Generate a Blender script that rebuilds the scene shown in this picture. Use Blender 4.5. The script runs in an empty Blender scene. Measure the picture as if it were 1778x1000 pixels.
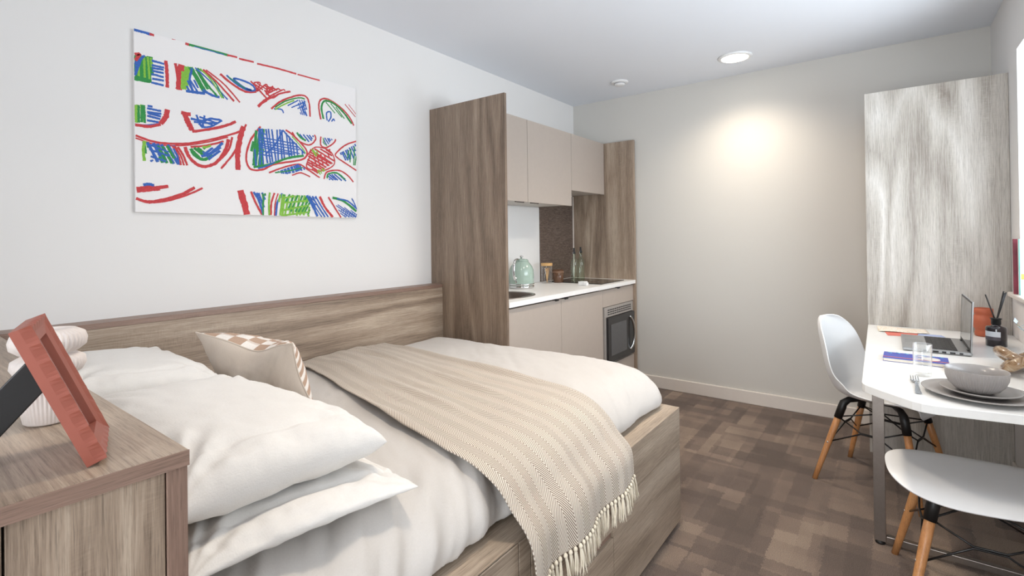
import bpy, bmesh, math, random
from mathutils import Vector, Matrix, noise
random.seed(7)
PI = math.pi
C = bpy.context.scene.collection
SC = bpy.context.scene

# ---------------------------------------------------------------- camera
YAW, PITCH, ROLL = math.radians(36.9831), math.radians(0.309), math.radians(-0.7381)
FPX, CY, CAMZ = 865.13, 408.82, 1.274
fwd = Vector((math.cos(YAW)*math.cos(PITCH), math.sin(YAW)*math.cos(PITCH), math.sin(PITCH)))
rgt = Vector((math.sin(YAW), -math.cos(YAW), 0)); upv = rgt.cross(fwd)
r2 = math.cos(ROLL)*rgt + math.sin(ROLL)*upv
u2 = -math.sin(ROLL)*rgt + math.cos(ROLL)*upv
cd = bpy.data.cameras.new('camera'); cam = bpy.data.objects.new('camera', cd); C.objects.link(cam)
m = Matrix((r2, u2, -fwd)).transposed().to_4x4(); m.translation = (0, 0, CAMZ)
cam.matrix_world = m
cd.sensor_width = 36; cd.lens = FPX/1778*36; cd.shift_y = (CY-500)/1778; cd.clip_start = 0.02
SC.camera = cam

# ---------------------------------------------------------------- light
SC.view_settings.view_transform = 'Standard'; SC.view_settings.look = 'None'
SC.view_settings.gamma = 1; SC.view_settings.use_curve_mapping = False
SC.view_settings.exposure = -0.19
W = bpy.data.worlds.new('world'); SC.world = W; W.use_nodes = True
bg = W.node_tree.nodes['Background']; bg.inputs[0].default_value = (0.84, 0.92, 1.0, 1); bg.inputs[1].default_value = 3.6

def area(name, loc, rot, sx, sy, power, col):
    l = bpy.data.lights.new(name, 'AREA'); l.shape = 'RECTANGLE'; l.size = sx; l.size_y = sy
    l.energy = power; l.color = col
    o = bpy.data.objects.new(name, l); C.objects.link(o); o.location = loc; o.rotation_euler = rot
    return o
# side window daylight, plus fill through an added back window (lamps outside the glass)
area('daylight_side', (2.45, -1.10, 1.15), (PI/2+0.22, 0, 0), 2.1, 1.2, 70, (0.84, 0.92, 1.0))
area('added_fill_back', (-1.75, 0.15, 1.15), (PI/2, 0, -PI/2), 1.2, 2.0, 70, (0.93, 0.96, 1.0))

# ---------------------------------------------------------------- room numbers
YL, XF, YR, XK, CEIL = 2.3377, 4.0846, -0.5072, -1.30, 2.5

# ---------------------------------------------------------------- materials
def srgb(*c):
    if max(c) > 1.0001: c = [v/255 for v in c]
    return tuple((v/12.92 if v <= 0.04045 else ((v+0.055)/1.055)**2.4) for v in c)
class NT:
    def __init__(s, name):
        s.m = bpy.data.materials.new(name); s.m.use_nodes = True; s.t = s.m.node_tree
        s.b = s.t.nodes['Principled BSDF']; s.out = s.t.nodes['Material Output']
    def n(s, typ, **kw):
        nd = s.t.nodes.new(typ)
        for k, v in kw.items(): setattr(nd, k, v)
        return nd
    def l(s, a, b): s.t.links.new(a, b)
    def set(s, **kw):
        for k, v in kw.items(): s.b.inputs[k.replace('_', ' ')].default_value = v
    def math(s, op, a, b=None, c=None):
        nd = s.n('ShaderNodeMath', operation=op)
        for i, v in enumerate((a, b, c)):
            if v is None: continue
            if isinstance(v, (int, float)): nd.inputs[i].default_value = v
            else: s.l(v, nd.inputs[i])
        return nd.outputs[0]
    def coords(s, scale=(1, 1, 1), rot=(0, 0, 0), kind='Object', loc=(0, 0, 0)):
        tc = s.n('ShaderNodeTexCoord'); mp = s.n('ShaderNodeMapping')
        mp.inputs['Scale'].default_value = scale; mp.inputs['Rotation'].default_value = rot; mp.inputs['Location'].default_value = loc
        s.l(tc.outputs[kind], mp.inputs[0]); return mp.outputs[0]
    def noise(s, vec, scale, detail=2, rough=0.5, dist=0.0):
        nd = s.n('ShaderNodeTexNoise'); nd.inputs['Scale'].default_value = scale; nd.inputs['Detail'].default_value = detail
        nd.inputs['Roughness'].default_value = rough; nd.inputs['Distortion'].default_value = dist
        if vec: s.l(vec, nd.inputs['Vector'])
        return nd.outputs['Fac']
    def ramp(s, fac, stops):
        nd = s.n('ShaderNodeValToRGB'); cr = nd.color_ramp
        while len(cr.elements) < len(stops): cr.elements.new(0.5)
        for e, (p, c) in zip(cr.elements, stops):
            e.position = p; e.color = (*c, 1) if not isinstance(c, (int, float)) else (c, c, c, 1)
        s.l(fac, nd.inputs[0]); return nd.outputs[0]
    def mix(s, a, b, fac, blend='MIX'):
        nd = s.n('ShaderNodeMix', data_type='RGBA', blend_type=blend)
        for i, v in ((6, a), (7, b)):
            if isinstance(v, tuple): nd.inputs[i].default_value = (*v, 1)
            else: s.l(v, nd.inputs[i])
        if isinstance(fac, (int, float)): nd.inputs[0].default_value = fac
        else: s.l(fac, nd.inputs[0])
        return nd.outputs[2]
    def bump(s, h, strength=0.2, dist=0.002):
        nd = s.n('ShaderNodeBump'); nd.inputs['Strength'].default_value = strength; nd.inputs['Distance'].default_value = dist
        s.l(h, nd.inputs['Height']); s.l(nd.outputs[0], s.b.inputs['Normal'])

def plain(name, col, rough=0.5, metal=0.0, spec=0.5, var=0.04, coat=0.0, scale=30, bump=0.0):
    t = NT(name); t.set(Roughness=rough, Metallic=metal, Specular_IOR_Level=spec, Coat_Weight=coat)
    f = t.noise(t.coords(), scale, 3)
    c = srgb(*col)
    t.l(t.ramp(f, [(0.3, tuple(v*(1-var) for v in c)), (0.7, tuple(min(1, v*(1+var)) for v in c))]), t.b.inputs['Base Color'])
    if bump: t.bump(f, bump, 0.001)
    return t.m

def wood(name, axis='Z', dark=(100, 83, 69), mid=(155, 136, 118), light=(194, 177, 158), rough=0.42, seed=0.0, figure=1.0):
    """oak-look laminate, grain along the given axis"""
    t = NT(name); t.set(Roughness=rough, Specular_IOR_Level=0.55)
    k = 'XYZ'.index(axis)
    def sc(v): q = [1.0]*3; q[k] = v; return q
    L = (seed*3.1, seed*1.7, seed*2.3)
    v1 = t.coords(sc(0.14), loc=L); v2 = t.coords(sc(0.03), loc=L); v3 = t.coords(sc(9.0), loc=L)
    big = t.noise(v1, 3.0, 2, 0.5, 0.35)
    rings = t.math('PINGPONG', t.math('MULTIPLY', big, 16.0), 1.0)
    mask = t.ramp(t.noise(v1, 2.2, 1), [(0.45, 0.15), (0.62, 1.0)])
    band = t.noise(v2, 14.0, 3, 0.55)
    fine = t.noise(v2, 210.0, 5, 0.72)
    pores = t.noise(v2, 620.0, 3, 0.7)
    saw = t.noise(v3, 45.0, 1, 0.5)
    sawm = t.ramp(t.noise(v1, 9.0, 2), [(0.54, 0.0), (0.70, 1.0)])
    D, Mc, Lc = srgb(*dark), srgb(*mid), srgb(*light)
    f = t.math('ADD', 0.08, t.math('MULTIPLY', band, 0.70))
    f = t.math('ADD', f, t.math('MULTIPLY', t.math('MULTIPLY', t.math('SUBTRACT', rings, 0.5), mask), 0.30*figure))
    f = t.math('ADD', f, t.math('MULTIPLY', t.math('SUBTRACT', fine, 0.5), 0.95))
    f = t.math('ADD', f, t.math('MULTIPLY', t.math('MULTIPLY', t.math('SUBTRACT', saw, 0.5), sawm), 0.30))
    col = t.ramp(f, [(0.08, D), (0.42, Mc), (0.78, Lc)])
    pr = t.ramp(pores, [(0.34, 0.60), (0.47, 1.0)])
    col = t.mix(col, pr, 0.8, 'MULTIPLY')
    t.l(col, t.b.inputs['Base Color'])
    t.bump(t.math('ADD', fine, pores), 0.10, 0.001)
    return t.m

def fabric(name, col, rough=0.95, weave=900.0, var=0.05, bump=0.25, sheen=0.2, cloud=6.0):
    t = NT(name); t.set(Roughness=rough, Specular_IOR_Level=0.15, Sheen_Weight=sheen)
    v = t.coords(); a = t.noise(t.coords((1, 0.25, 1)), weave*0.5, 2); b = t.noise(t.coords((0.25, 1, 1)), weave*0.5, 2)
    c = t.noise(v, cloud, 3)
    f = t.math('ADD', t.math('MULTIPLY', t.math('ADD', a, b), 0.5), t.math('MULTIPLY', t.math('SUBTRACT', c, 0.5), 0.6))
    cc = srgb(*col)
    t.l(t.ramp(f, [(0.3, tuple(x*(1-var) for x in cc)), (0.7, tuple(min(1, x*(1+var)) for x in cc))]), t.b.inputs['Base Color'])
    t.bump(t.math('ADD', a, b), bump, 0.001)
    return t.m

def thin_glass(name, tint=(0.985, 0.99, 0.99), base=0.045, edge=0.75):
    t = NT(name)
    tr = t.n('ShaderNodeBsdfTransparent'); tr.inputs[0].default_value = (*tint, 1)
    gl = t.n('ShaderNodeBsdfGlossy'); gl.inputs['Roughness'].default_value = 0.03; gl.inputs[0].default_value = (1, 1, 1, 1)
    lw = t.n('ShaderNodeLayerWeight'); lw.inputs[0].default_value = 0.35
    f = t.math('ADD', t.math('MULTIPLY', t.math('POWER', lw.outputs['Facing'], 2.0), edge), base)
    mx = t.n('ShaderNodeMixShader'); t.l(f, mx.inputs[0]); t.l(tr.outputs[0], mx.inputs[1]); t.l(gl.outputs[0], mx.inputs[2])
    t.l(mx.outputs[0], t.out.inputs[0]); return t.m

def emit(name, col, strength):
    t = NT(name); t.set(Emission_Color=(*col, 1), Emission_Strength=strength); t.b.inputs['Base Color'].default_value = (1, 1, 1, 1)
    return t.m

def wallpaint(name, col):
    t = NT(name); t.set(Roughness=0.75, Specular_IOR_Level=0.25)
    a = t.noise(t.coords(), 1.4, 3); b = t.noise(t.coords(), 260, 2)
    c = srgb(*col)
    t.l(t.ramp(a, [(0.3, tuple(x*0.985 for x in c)), (0.7, c)]), t.b.inputs['Base Color'])
    t.bump(b, 0.06, 0.001); return t.m

M = {}
M['white_wall'] = wallpaint('white wall paint', (232, 230, 228))
M['grey_wall'] = wallpaint('warm grey wall paint', (207, 204, 198))
M['ceiling'] = wallpaint('ceiling paint', (231, 234, 240))  # slightly blue: the cast of daylight is put into the paint colour
M['trim'] = plain('off white trim paint', (222, 214, 206), 0.4, var=0.01)
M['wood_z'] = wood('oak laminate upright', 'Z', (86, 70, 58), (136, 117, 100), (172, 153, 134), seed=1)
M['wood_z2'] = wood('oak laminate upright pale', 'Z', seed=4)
M['wood_w_sheen'] = wood('oak laminate wardrobe side paled for sheen', 'Z', (132, 122, 112), (180, 173, 163), (212, 207, 200), rough=0.36, seed=9, figure=1.3)  # same oak made paler and greyer, window sheen put into the colour
M['wood_x'] = wood('oak laminate along bed', 'X', seed=2)
M['wood_y'] = wood('oak laminate crosswise', 'Y', seed=3)
M['wood_bed'] = wood('oak laminate bed front', 'X', (112, 98, 84), (170, 153, 135), (206, 192, 174), seed=6)
M['edge'] = wood('edge banding', 'X', (112, 88, 76), (140, 114, 100), (160, 136, 122), seed=5, figure=0.2)
M['edge_z'] = wood('edge banding upright', 'Z', (112, 88, 76), (140, 114, 100), (160, 136, 122), seed=5, figure=0.2)
M['greige'] = plain('greige cabinet fronts', (182, 170, 160), 0.45, var=0.015)
M['carcass'] = plain('pale carcass board', (206, 200, 192), 0.5, var=0.015)
M['worktop'] = plain('white worktop', (246, 245, 243), 0.35, var=0.01)
M['desk'] = plain('white desk laminate', (236, 236, 234), 0.3, var=0.01)
M['chair_white'] = plain('white moulded plastic', (236, 237, 238), 0.3, var=0.005)
M['beech'] = wood('beech legs', 'Z', (168, 112, 66), (192, 134, 84), (210, 156, 104), rough=0.4, seed=8, figure=0.3)
M['black'] = plain('black plastic', (17, 16, 17), 0.45)
M['wire'] = plain('black wire', (16, 15, 16), 0.35)
M['steel'] = plain('brushed steel', (150, 142, 136), 0.32, metal=0.85, scale=90)
M['chrome'] = plain('chrome', (215, 215, 215), 0.12, metal=1.0, var=0.01)
M['darkgap'] = plain('shadow gap board', (70, 62, 56), 0.8)
M['black_glass'] = plain('black glass', (14, 14, 15), 0.06, var=0.01)
M['terracotta'] = plain('terracotta lacquer', (150, 82, 67), 0.45, var=0.03)
M['clay'] = plain('terracotta clay', (178, 92, 62), 0.55, var=0.05)
M['ceramic'] = plain('white ribbed ceramic', (222, 212, 206), 0.6)
M['grey_ceramic'] = plain('grey glazed stoneware', (152, 147, 144), 0.25, var=0.02)
M['sage'] = plain('sage green enamel', (168, 190, 178), 0.18, var=0.01, coat=0.5)
M['paper'] = plain('cream paper', (232, 224, 208), 0.8)
M['glass'] = thin_glass('clear glass')
M['bottle_glass'] = thin_glass('green tinted glass', (0.86, 0.93, 0.86), 0.05, 0.55)
M['brown_glass'] = plain('brown smoked cup', (96, 68, 50), 0.25, var=0.08)
M['bamboo'] = plain('bamboo lid', (214, 170, 112), 0.5)
M['white_plastic'] = plain('white plastic', (234, 234, 234), 0.35, var=0.005)
M['grey_plastic'] = plain('grey plastic', (150, 150, 152), 0.4)
M['silver'] = plain('laptop silver', (168, 170, 172), 0.3, metal=0.6, var=0.01)
M['key'] = plain('laptop keys', (48, 48, 50), 0.5)
M['screen'] = plain('laptop screen', (38, 38, 40), 0.05, var=0.01)
M['sheet'] = fabric('white linen bedding', (228, 225, 221), weave=700, var=0.025, bump=0.3)
M['duvet'] = fabric('white linen duvet cover', (200, 195, 190), weave=700, var=0.025, bump=0.3)
M['oat'] = fabric('cushion back', (206, 193, 180), weave=1200, var=0.05)
M['fringe'] = fabric('cream cotton fringe', (232, 222, 202), weave=1600, var=0.06, bump=0.4)
M['amber'] = plain('dark violet brown bottle', (38, 28, 32), 0.12, var=0.05, coat=0.4)
M['reed'] = plain('black reeds', (20, 17, 18), 0.6)
M['label_white'] = plain('label paper', (226, 226, 230), 0.6, var=0.01)
M['label_grey'] = plain('label grey', (92, 84, 90), 0.6, var=0.01)

def carpet():
    t = NT('patterned carpet'); t.set(Roughness=0.98, Specular_IOR_Level=0.05, Sheen_Weight=0.15)
    tc = t.n('ShaderNodeTexCoord'); sp = t.n('ShaderNodeSeparateXYZ'); t.l(tc.outputs['Object'], sp.inputs[0])
    X, Y = sp.outputs[0], sp.outputs[1]
    wob = t.noise(tc.outputs['Object'], 60, 2)
    wob = t.math('MULTIPLY', t.math('SUBTRACT', wob, 0.5), 0.03)
    X = t.math('ADD', X, wob); Y = t.math('ADD', Y, wob)
    def cells(ax, ay, ox, oy, stag):
        iy = t.math('FLOOR', t.math('DIVIDE', t.math('ADD', Y, oy), ay))
        sh = t.math('MULTIPLY', t.math('FRACT', t.math('MULTIPLY', iy, 0.618)), stag)
        ix = t.math('FLOOR', t.math('DIVIDE', t.math('ADD', t.math('ADD', X, ox), sh), ax))
        cb = t.n('ShaderNodeCombineXYZ'); t.l(ix, cb.inputs[0]); t.l(iy, cb.inputs[1])
        wn = t.n('ShaderNodeTexWhiteNoise'); t.l(cb.outputs[0], wn.inputs[0]); return wn.outputs[0]
    a = cells(0.50, 0.25, 0.1, 0.03, 0.5); b = cells(0.125, 0.31, 0.02, 0.07, 0.3); c = cells(0.36, 0.085, 0.3, 0.02, 0.36); d = cells(0.22, 0.19, 0.05, 0.11, 0.2)
    f = t.math('ADD', t.math('ADD', t.math('MULTIPLY', a, 0.25), t.math('MULTIPLY', b, 0.26)), t.math('ADD', t.math('MULTIPLY', c, 0.32), t.math('MULTIPLY', d, 0.22)))
    cl = t.noise(tc.outputs['Object'], 5, 2)
    f = t.math('ADD', f, t.math('MULTIPLY', t.math('SUBTRACT', cl, 0.5), 0.35))
    col = t.ramp(f, [(0.25, srgb(98, 86, 79)), (0.47, srgb(112, 98, 90)), (0.60, srgb(128, 112, 101)), (0.85, srgb(154, 137, 122))])
    fib = t.noise(tc.outputs['Object'], 330, 3, 0.7)
    col = t.mix(col, t.ramp(fib, [(0.3, 0.42), (0.7, 1.55)]), 0.85, 'MULTIPLY')
    t.l(col, t.b.inputs['Base Color']); t.bump(fib, 0.6, 0.004); return t.m
M['carpet'] = carpet()

def herringbone():
    t = NT('herringbone throw weave'); t.set(Roughness=0.95, Specular_IOR_Level=0.1, Sheen_Weight=0.2)
    tc = t.n('ShaderNodeTexCoord'); sp = t.n('ShaderNodeSeparateXYZ'); t.l(tc.outputs['UV'], sp.inputs[0])
    U, V = sp.outputs[0], sp.outputs[1]
    tri = t.math('PINGPONG', U, 0.036)
    s = t.math('FRACT', t.math('DIVIDE', t.math('ADD', V, t.math('MULTIPLY', tri, 1.6)), 0.0098))
    st = t.ramp(s, [(0.0, 0.0), (0.08, 1.0), (0.46, 1.0), (0.56, 0.0)])
    side = t.math('FRACT', t.math('DIVIDE', U, 0.072))
    side = t.ramp(side, [(0.0, 0.8), (0.46, 0.8), (0.54, 1.0), (0.98, 1.0)])
    f = t.math('MULTIPLY', st, side)
    n = t.noise(tc.outputs['UV'], 700, 2); f = t.math('MULTIPLY', f, t.math('ADD', 0.6, t.math('MULTIPLY', n, 0.8)))
    col = t.mix(srgb(222, 212, 198), srgb(108, 86, 70), t.math('MULTIPLY', f, 0.95))
    t.l(col, t.b.inputs['Base Color']); t.bump(st, 0.35, 0.002); return t.m
M['throw'] = herringbone()

def checker_cushion():
    t = NT('cushion woven check front'); t.set(Roughness=0.95, Specular_IOR_Level=0.1)
    tc = t.n('ShaderNodeTexCoord'); sp = t.n('ShaderNodeSeparateXYZ'); t.l(tc.outputs['UV'], sp.inputs[0])
    U, V = sp.outputs[0], sp.outputs[1]
    iu = t.math('FLOOR', t.math('DIVIDE', U, 0.052)); iv = t.math('FLOOR', t.math('DIVIDE', V, 0.03))
    par = t.math('FLOORED_MODULO', t.math('ADD', iu, iv), 2.0)
    lines = t.math('GREATER_THAN', t.math('FRACT', t.math('DIVIDE', V, 0.03)), 0.82)
    f = t.math('MAXIMUM', t.math('MULTIPLY', par, 1.0), t.math('MULTIPLY', lines, 0.4))
    n = t.noise(tc.outputs['UV'], 300, 2)
    col = t.mix(srgb(242, 236, 230), srgb(190, 162, 142), f)
    col = t.mix(col, t.ramp(n, [(0.3, 0.85), (0.7, 1.0)]), 0.7, 'MULTIPLY')
    t.l(col, t.b.inputs['Base Color']); t.bump(t.math('ADD', n, par), 0.3, 0.002); return t.m
M['check'] = checker_cushion()

def splash_mat():
    t = NT('brown mottled splashback'); t.set(Roughness=0.16, Specular_IOR_Level=0.5)
    v = t.coords((.35, 1, 1.6)); a = t.noise(v, 60, 6, 0.75, 0.8)
    t.l(t.ramp(a, [(0.3, srgb(72, 60, 54)), (0.5, srgb(100, 86, 78)), (0.72, srgb(130, 116, 106))]), t.b.inputs['Base Color']); return t.m
M['splash'] = splash_mat()

def knot_mat():
    t = NT('striped brown glazed knot'); t.set(Roughness=0.18, Coat_Weight=0.5)
    v = t.coords((1, 1, 1)); a = t.noise(v, 22, 4, 0.6, 1.6)
    t.l(t.ramp(a, [(0.32, srgb(96, 70, 46)), (0.46, srgb(134, 104, 74)), (0.56, srgb(160, 134, 104)), (0.7, srgb(190, 172, 148))]), t.b.inputs['Base Color']); return t.m
M['knot'] = knot_mat()

# ---------------------------------------------------------------- mesh helpers
class MB:
    def __init__(s): s.v = []; s.f = []; s.m = []; s.uv = {}; s.sm = []
    def add(s, vs, fs, mi=0, smooth=False, uvs=None):
        o = len(s.v); s.v += [Vector(p) for p in vs]
        if uvs:
            for i, u in enumerate(uvs): s.uv[o+i] = u
        for f in fs: s.f.append([o+i for i in f]); s.m.append(mi); s.sm.append(smooth)
        return o
    def box(s, x0, x1, y0, y1, z0, z1, bev=0.0, mi=0, seg=2):
        x0, x1 = sorted((x0, x1)); y0, y1 = sorted((y0, y1)); z0, z1 = sorted((z0, z1))
        bm = bmesh.new(); bmesh.ops.create_cube(bm, size=1)
        for v in bm.verts: v.co = Vector(((x0+x1)/2+v.co.x*(x1-x0), (y0+y1)/2+v.co.y*(y1-y0), (z0+z1)/2+v.co.z*(z1-z0)))
        if bev > 0:
            bev = min(bev, 0.45*min(x1-x0, y1-y0, z1-z0))
            bmesh.ops.bevel(bm, geom=bm.edges[:]+bm.verts[:], offset=bev, segments=seg, profile=0.5, affect='EDGES')
        s.take(bm, mi); return s
    def take(s, bm, mi=0, smooth=False, mat=None):
        bm.verts.index_update(); vs = [v.co.copy() if mat is None else mat @ v.co for v in bm.verts]
        s.add(vs, [[v.index for v in f.verts] for f in bm.faces], mi, smooth); bm.free()
    def obox(s, c, ax, ay, az, hx, hy, hz, bev=0.0, mi=0):
        """oriented box: centre, unit axes, half sizes"""
        bm = bmesh.new(); bmesh.ops.create_cube(bm, size=2)
        for v in bm.verts: v.co = Vector((v.co.x*hx, v.co.y*hy, v.co.z*hz))
        if bev > 0: bmesh.ops.bevel(bm, geom=bm.edges[:]+bm.verts[:], offset=min(bev, .45*2*min(hx, hy, hz)), segments=2, profile=0.5, affect='EDGES')
        mt = Matrix((ax, ay, az)).transposed().to_4x4(); mt.translation = c
        s.take(bm, mi, False, mt); return s
    def lathe(s, prof, cx=0, cy=0, n=40, mi=0, rfun=None, close=True, smooth=True):
        vs = []; fs = []
        for (r, z) in prof:
            for i in range(n):
                a = 2*PI*i/n; rr = rfun(r, z, a) if rfun else r
                vs.append((cx+rr*math.cos(a), cy+rr*math.sin(a), z))
        for j in range(len(prof)-1):
            for i in range(n):
                k = (i+1) % n; fs.append([j*n+i, j*n+k, (j+1)*n+k, (j+1)*n+i])
        if close:
            if prof[0][0] > 1e-5: fs.append(list(range(n))[::-1])
            if prof[-1][0] > 1e-5: fs.append([(len(prof)-1)*n+i for i in range(n)])
        s.add(vs, fs, mi, smooth); return s
    def tube(s, pts, r, n=10, mi=0, closed=False, caps=True, smooth=True):
        pts = [Vector(p) for p in pts]; N = len(pts); rs = r if isinstance(r, (list, tuple)) else [r]*N
        vs = []; up = None; frames = []
        for i, p in enumerate(pts):
            if closed: d = pts[(i+1) % N]-pts[i-1]
            else: d = pts[min(i+1, N-1)]-pts[max(i-1, 0)]
            d.normalize()
            if up is None:
                up = Vector((0, 0, 1)) if abs(d.z) < 0.9 else Vector((1, 0, 0))
            a = d.cross(up)
            if a.length < 1e-6: a = d.cross(Vector((0.3, 1, 0.2)))
            a.normalize(); b = a.cross(d).normalized(); up = b
            for k in range(n):
                t = 2*PI*k/n; vs.append(p + rs[i]*(math.cos(t)*a+math.sin(t)*b))
        fs = []
        for i in range(N if closed else N-1):
            j = (i+1) % N
            for k in range(n):
                l = (k+1) % n; fs.append([i*n+k, i*n+l, j*n+l, j*n+k])
        if not closed and caps: fs += [list(range(n))[::-1], [(N-1)*n+k for k in range(n)]]
        s.add(vs, fs, mi, smooth); return s
    def grid(s, fn, nu, nv, mi=0, smooth=True, uvfn=None, thick=None):
        vs = []; uv = []
        for i in range(nu+1):
            for j in range(nv+1):
                vs.append(fn(i/nu, j/nv))
                if uvfn: uv.append(uvfn(i/nu, j/nv))
        fs = [[i*(nv+1)+j, (i+1)*(nv+1)+j, (i+1)*(nv+1)+j+1, i*(nv+1)+j+1] for i in range(nu) for j in range(nv)]
        s.add(vs, fs, mi, smooth, uv or None); return s
    def prism(s, poly, z0, z1, bev=0.0, mi=0):
        bm = bmesh.new(); bot = [bm.verts.new((x, y, z0)) for x, y in poly]; f = bm.faces.new(bot)
        e = bmesh.ops.extrude_face_region(bm, geom=[f]); top = [v for v in e['geom'] if isinstance(v, bmesh.types.BMVert)]
        for v in top: v.co.z = z1
        bmesh.ops.recalc_face_normals(bm, faces=bm.faces)
        if bev:
            ed = [x for x in bm.edges if abs(x.verts[0].co.z-x.verts[1].co.z) < 1e-6]
            bmesh.ops.bevel(bm, geom=ed, offset=bev, segments=2, profile=0.5, affect='EDGES')
        s.take(bm, mi); return s

def build(name, mb, mats, parent=None, origin=None, solid=0.0, sub=0, autosmooth=True, label=None, recalc=True):
    me = bpy.data.meshes.new(name)
    org = Vector(origin) if origin is not None else (Vector((0, 0, 0)))
    if parent is None and origin is None and mb.v:
        xs = [p.x for p in mb.v]; ys = [p.y for p in mb.v]; zs = [p.z for p in mb.v]
        org = Vector(((min(xs)+max(xs))/2, (min(ys)+max(ys))/2, min(zs)))
    me.from_pydata([p-org for p in mb.v], [], mb.f)
    if not isinstance(mats, (list, tuple)): mats = [mats]
    for mt in mats: me.materials.append(M[mt] if isinstance(mt, str) else mt)
    for p, mi, sm in zip(me.polygons, mb.m, mb.sm): p.material_index = mi; p.use_smooth = sm
    if mb.uv:
        ul = me.uv_layers.new(name='UVMap')
        for lp in me.loops: ul.data[lp.index].uv = mb.uv.get(lp.vertex_index, (0, 0))
    me.update()
    if recalc:
        bm = bmesh.new(); bm.from_mesh(me); bmesh.ops.recalc_face_normals(bm, faces=bm.faces); bm.to_mesh(me); bm.free()
    o = bpy.data.objects.new(name, me); C.objects.link(o)
    if parent is not None:
        o.parent = parent
        par = Vector((0, 0, 0)); q = parent
        while q is not None: par += q.location; q = q.parent
        o.location = org-par
    else: o.location = org
    if solid:
        md = o.modifiers.new('solid', 'SOLIDIFY'); md.thickness = solid; md.offset = 0
    if sub:
        md = o.modifiers.new('sub', 'SUBSURF'); md.levels = sub; md.render_levels = sub
    if label: o['label'] = label
    return o
def thing(name, label, cat, loc, group=None):
    o = bpy.data.objects.new(name, None); C.objects.link(o); o.empty_display_size = 0.05
    o.location = loc; o['label'] = label; o['category'] = cat
    if group: o['group'] = group
    return o
def tag(o, label, cat, group=None):
    o['label'] = label; o['category'] = cat
    if group: o['group'] = group
    return o
def struct(name, mb, mat, **k):
    o = build(name, mb, mat, **k); o['kind'] = 'structure'; return o
def cat(pts, t):
    """catmull-rom through points, t in 0..1"""
    n = len(pts)-1; x = min(max(t, 0), 1)*n; i = min(int(x), n-1); f = x-i
    P = [Vector(pts[max(i-1, 0)]), Vector(pts[i]), Vector(pts[i+1]), Vector(pts[min(i+2, n)])]
    return 0.5*((2*P[1])+(P[2]-P[0])*f+(2*P[0]-5*P[1]+4*P[2]-P[3])*f*f+(3*P[1]-P[0]-3*P[2]+P[3])*f**3)
def sstep(a, b, x):
    t = min(max((x-a)/(b-a), 0), 1); return t*t*(3-2*t)

# ================================================================ ROOM
struct('floor', MB().box(XK-.1, XF+.1, YR-.1, YL+.1, -.1, 0), 'carpet', origin=(0, 0, 0))
struct('ceiling', MB().box(XK-.1, XF+.1, YR-.1, YL+.1, CEIL, CEIL+.1), 'ceiling', origin=(0, 0, 0))
struct('wall_left', MB().box(XK-.1, XF+.1, YL, YL+.1, 0, CEIL), 'white_wall', origin=(0, 0, 0))
struct('wall_far', MB().box(XF, XF+.1, YR-.1, YL, 0, CEIL), 'grey_wall', origin=(0, 0, 0))
# right wall with a deep window opening
WX0, WX1, WZ0, WZ1, WD = 1.45, 3.368, 0.955, 2.15, 0.30
w = MB()
w.box(XK, WX0, YR-WD, YR, 0, CEIL); w.box(WX1, XF, YR-WD, YR, 0, CEIL)
w.box(WX0, WX1, YR-WD, YR, 0, WZ0); w.box(WX0, WX1, YR-WD, YR, WZ1, CEIL)
struct('wall_right', w, 'white_wall', origin=(0, 0, 0))
# back wall with an added, unseen window for fill light
BZ0, BZ1, BY0, BY1 = 0.12, 2.2, -0.42, 0.70
w = MB()
w.box(XK-.1, XK, YR-WD, BY0, 0, CEIL); w.box(XK-.1, XK, BY1, YL, 0, CEIL)
w.box(XK-.1, XK, BY0, BY1, 0, BZ0); w.box(XK-.1, XK, BY0, BY1, BZ1, CEIL)
struct('wall_back', w, 'white_wall', origin=(0, 0, 0))
# windows
def window(n, frame, pane, sill):
    r = bpy.data.objects.new('window_%d' % n, None); C.objects.link(r); r['kind'] = 'structure'; r.empty_display_size = .1
    build('window_frame', frame, 'trim', r, origin=(0, 0, 0)); build('window_pane', pane, 'glass', r, origin=(0, 0, 0))
    if sill: build('window_sill', sill, 'trim', r, origin=(0, 0, 0))
f = MB(); yo = YR-WD+.03; fw = .055
for a, b in ((WX0, WX0+fw), (WX1-fw, WX1), (2.4, 2.4+fw)): f.box(a, b, yo, yo+.06, WZ0, WZ1, .004)
for a, b in ((WZ0, WZ0+fw), (WZ1-fw, WZ1)): f.box(WX0, WX1, yo, yo+.06, a, b, .004)
window(1, f, MB().box(WX0+fw, WX1-fw, yo+.028, yo+.032, WZ0+fw, WZ1-fw), MB().box(WX0-.09, WX1+.09, YR-WD+.09, YR+.035, WZ0, WZ0+.022, .005))
f = MB()
for a, b in ((BY0, BY0+fw), (BY1-fw, BY1)): f.box(XK-.08, XK-.02, a, b, BZ0, BZ1, .004)
for a, b in ((BZ0, BZ0+fw), (BZ1-fw, BZ1)): f.box(XK-.08, XK-.02, BY0, BY1, a, b, .004)
window(2, f, MB().box(XK-.052, XK-.048, BY0+fw, BY1-fw, BZ0+fw, BZ1-fw), None)  # added window behind the camera, lets the fill lamp shine in
# baseboards
def skirting(name, boxes):
    b = MB()
    for q in boxes: b.box(*q, 0, .1, .006)
    struct(name, b, 'trim', origin=(0, 0, 0))
skirting('baseboard_far', [(XF-.016, XF, .10, 1.72)])
skirting('baseboard_right', [(XK, 3.57, YR, YR+.016)])

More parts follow.
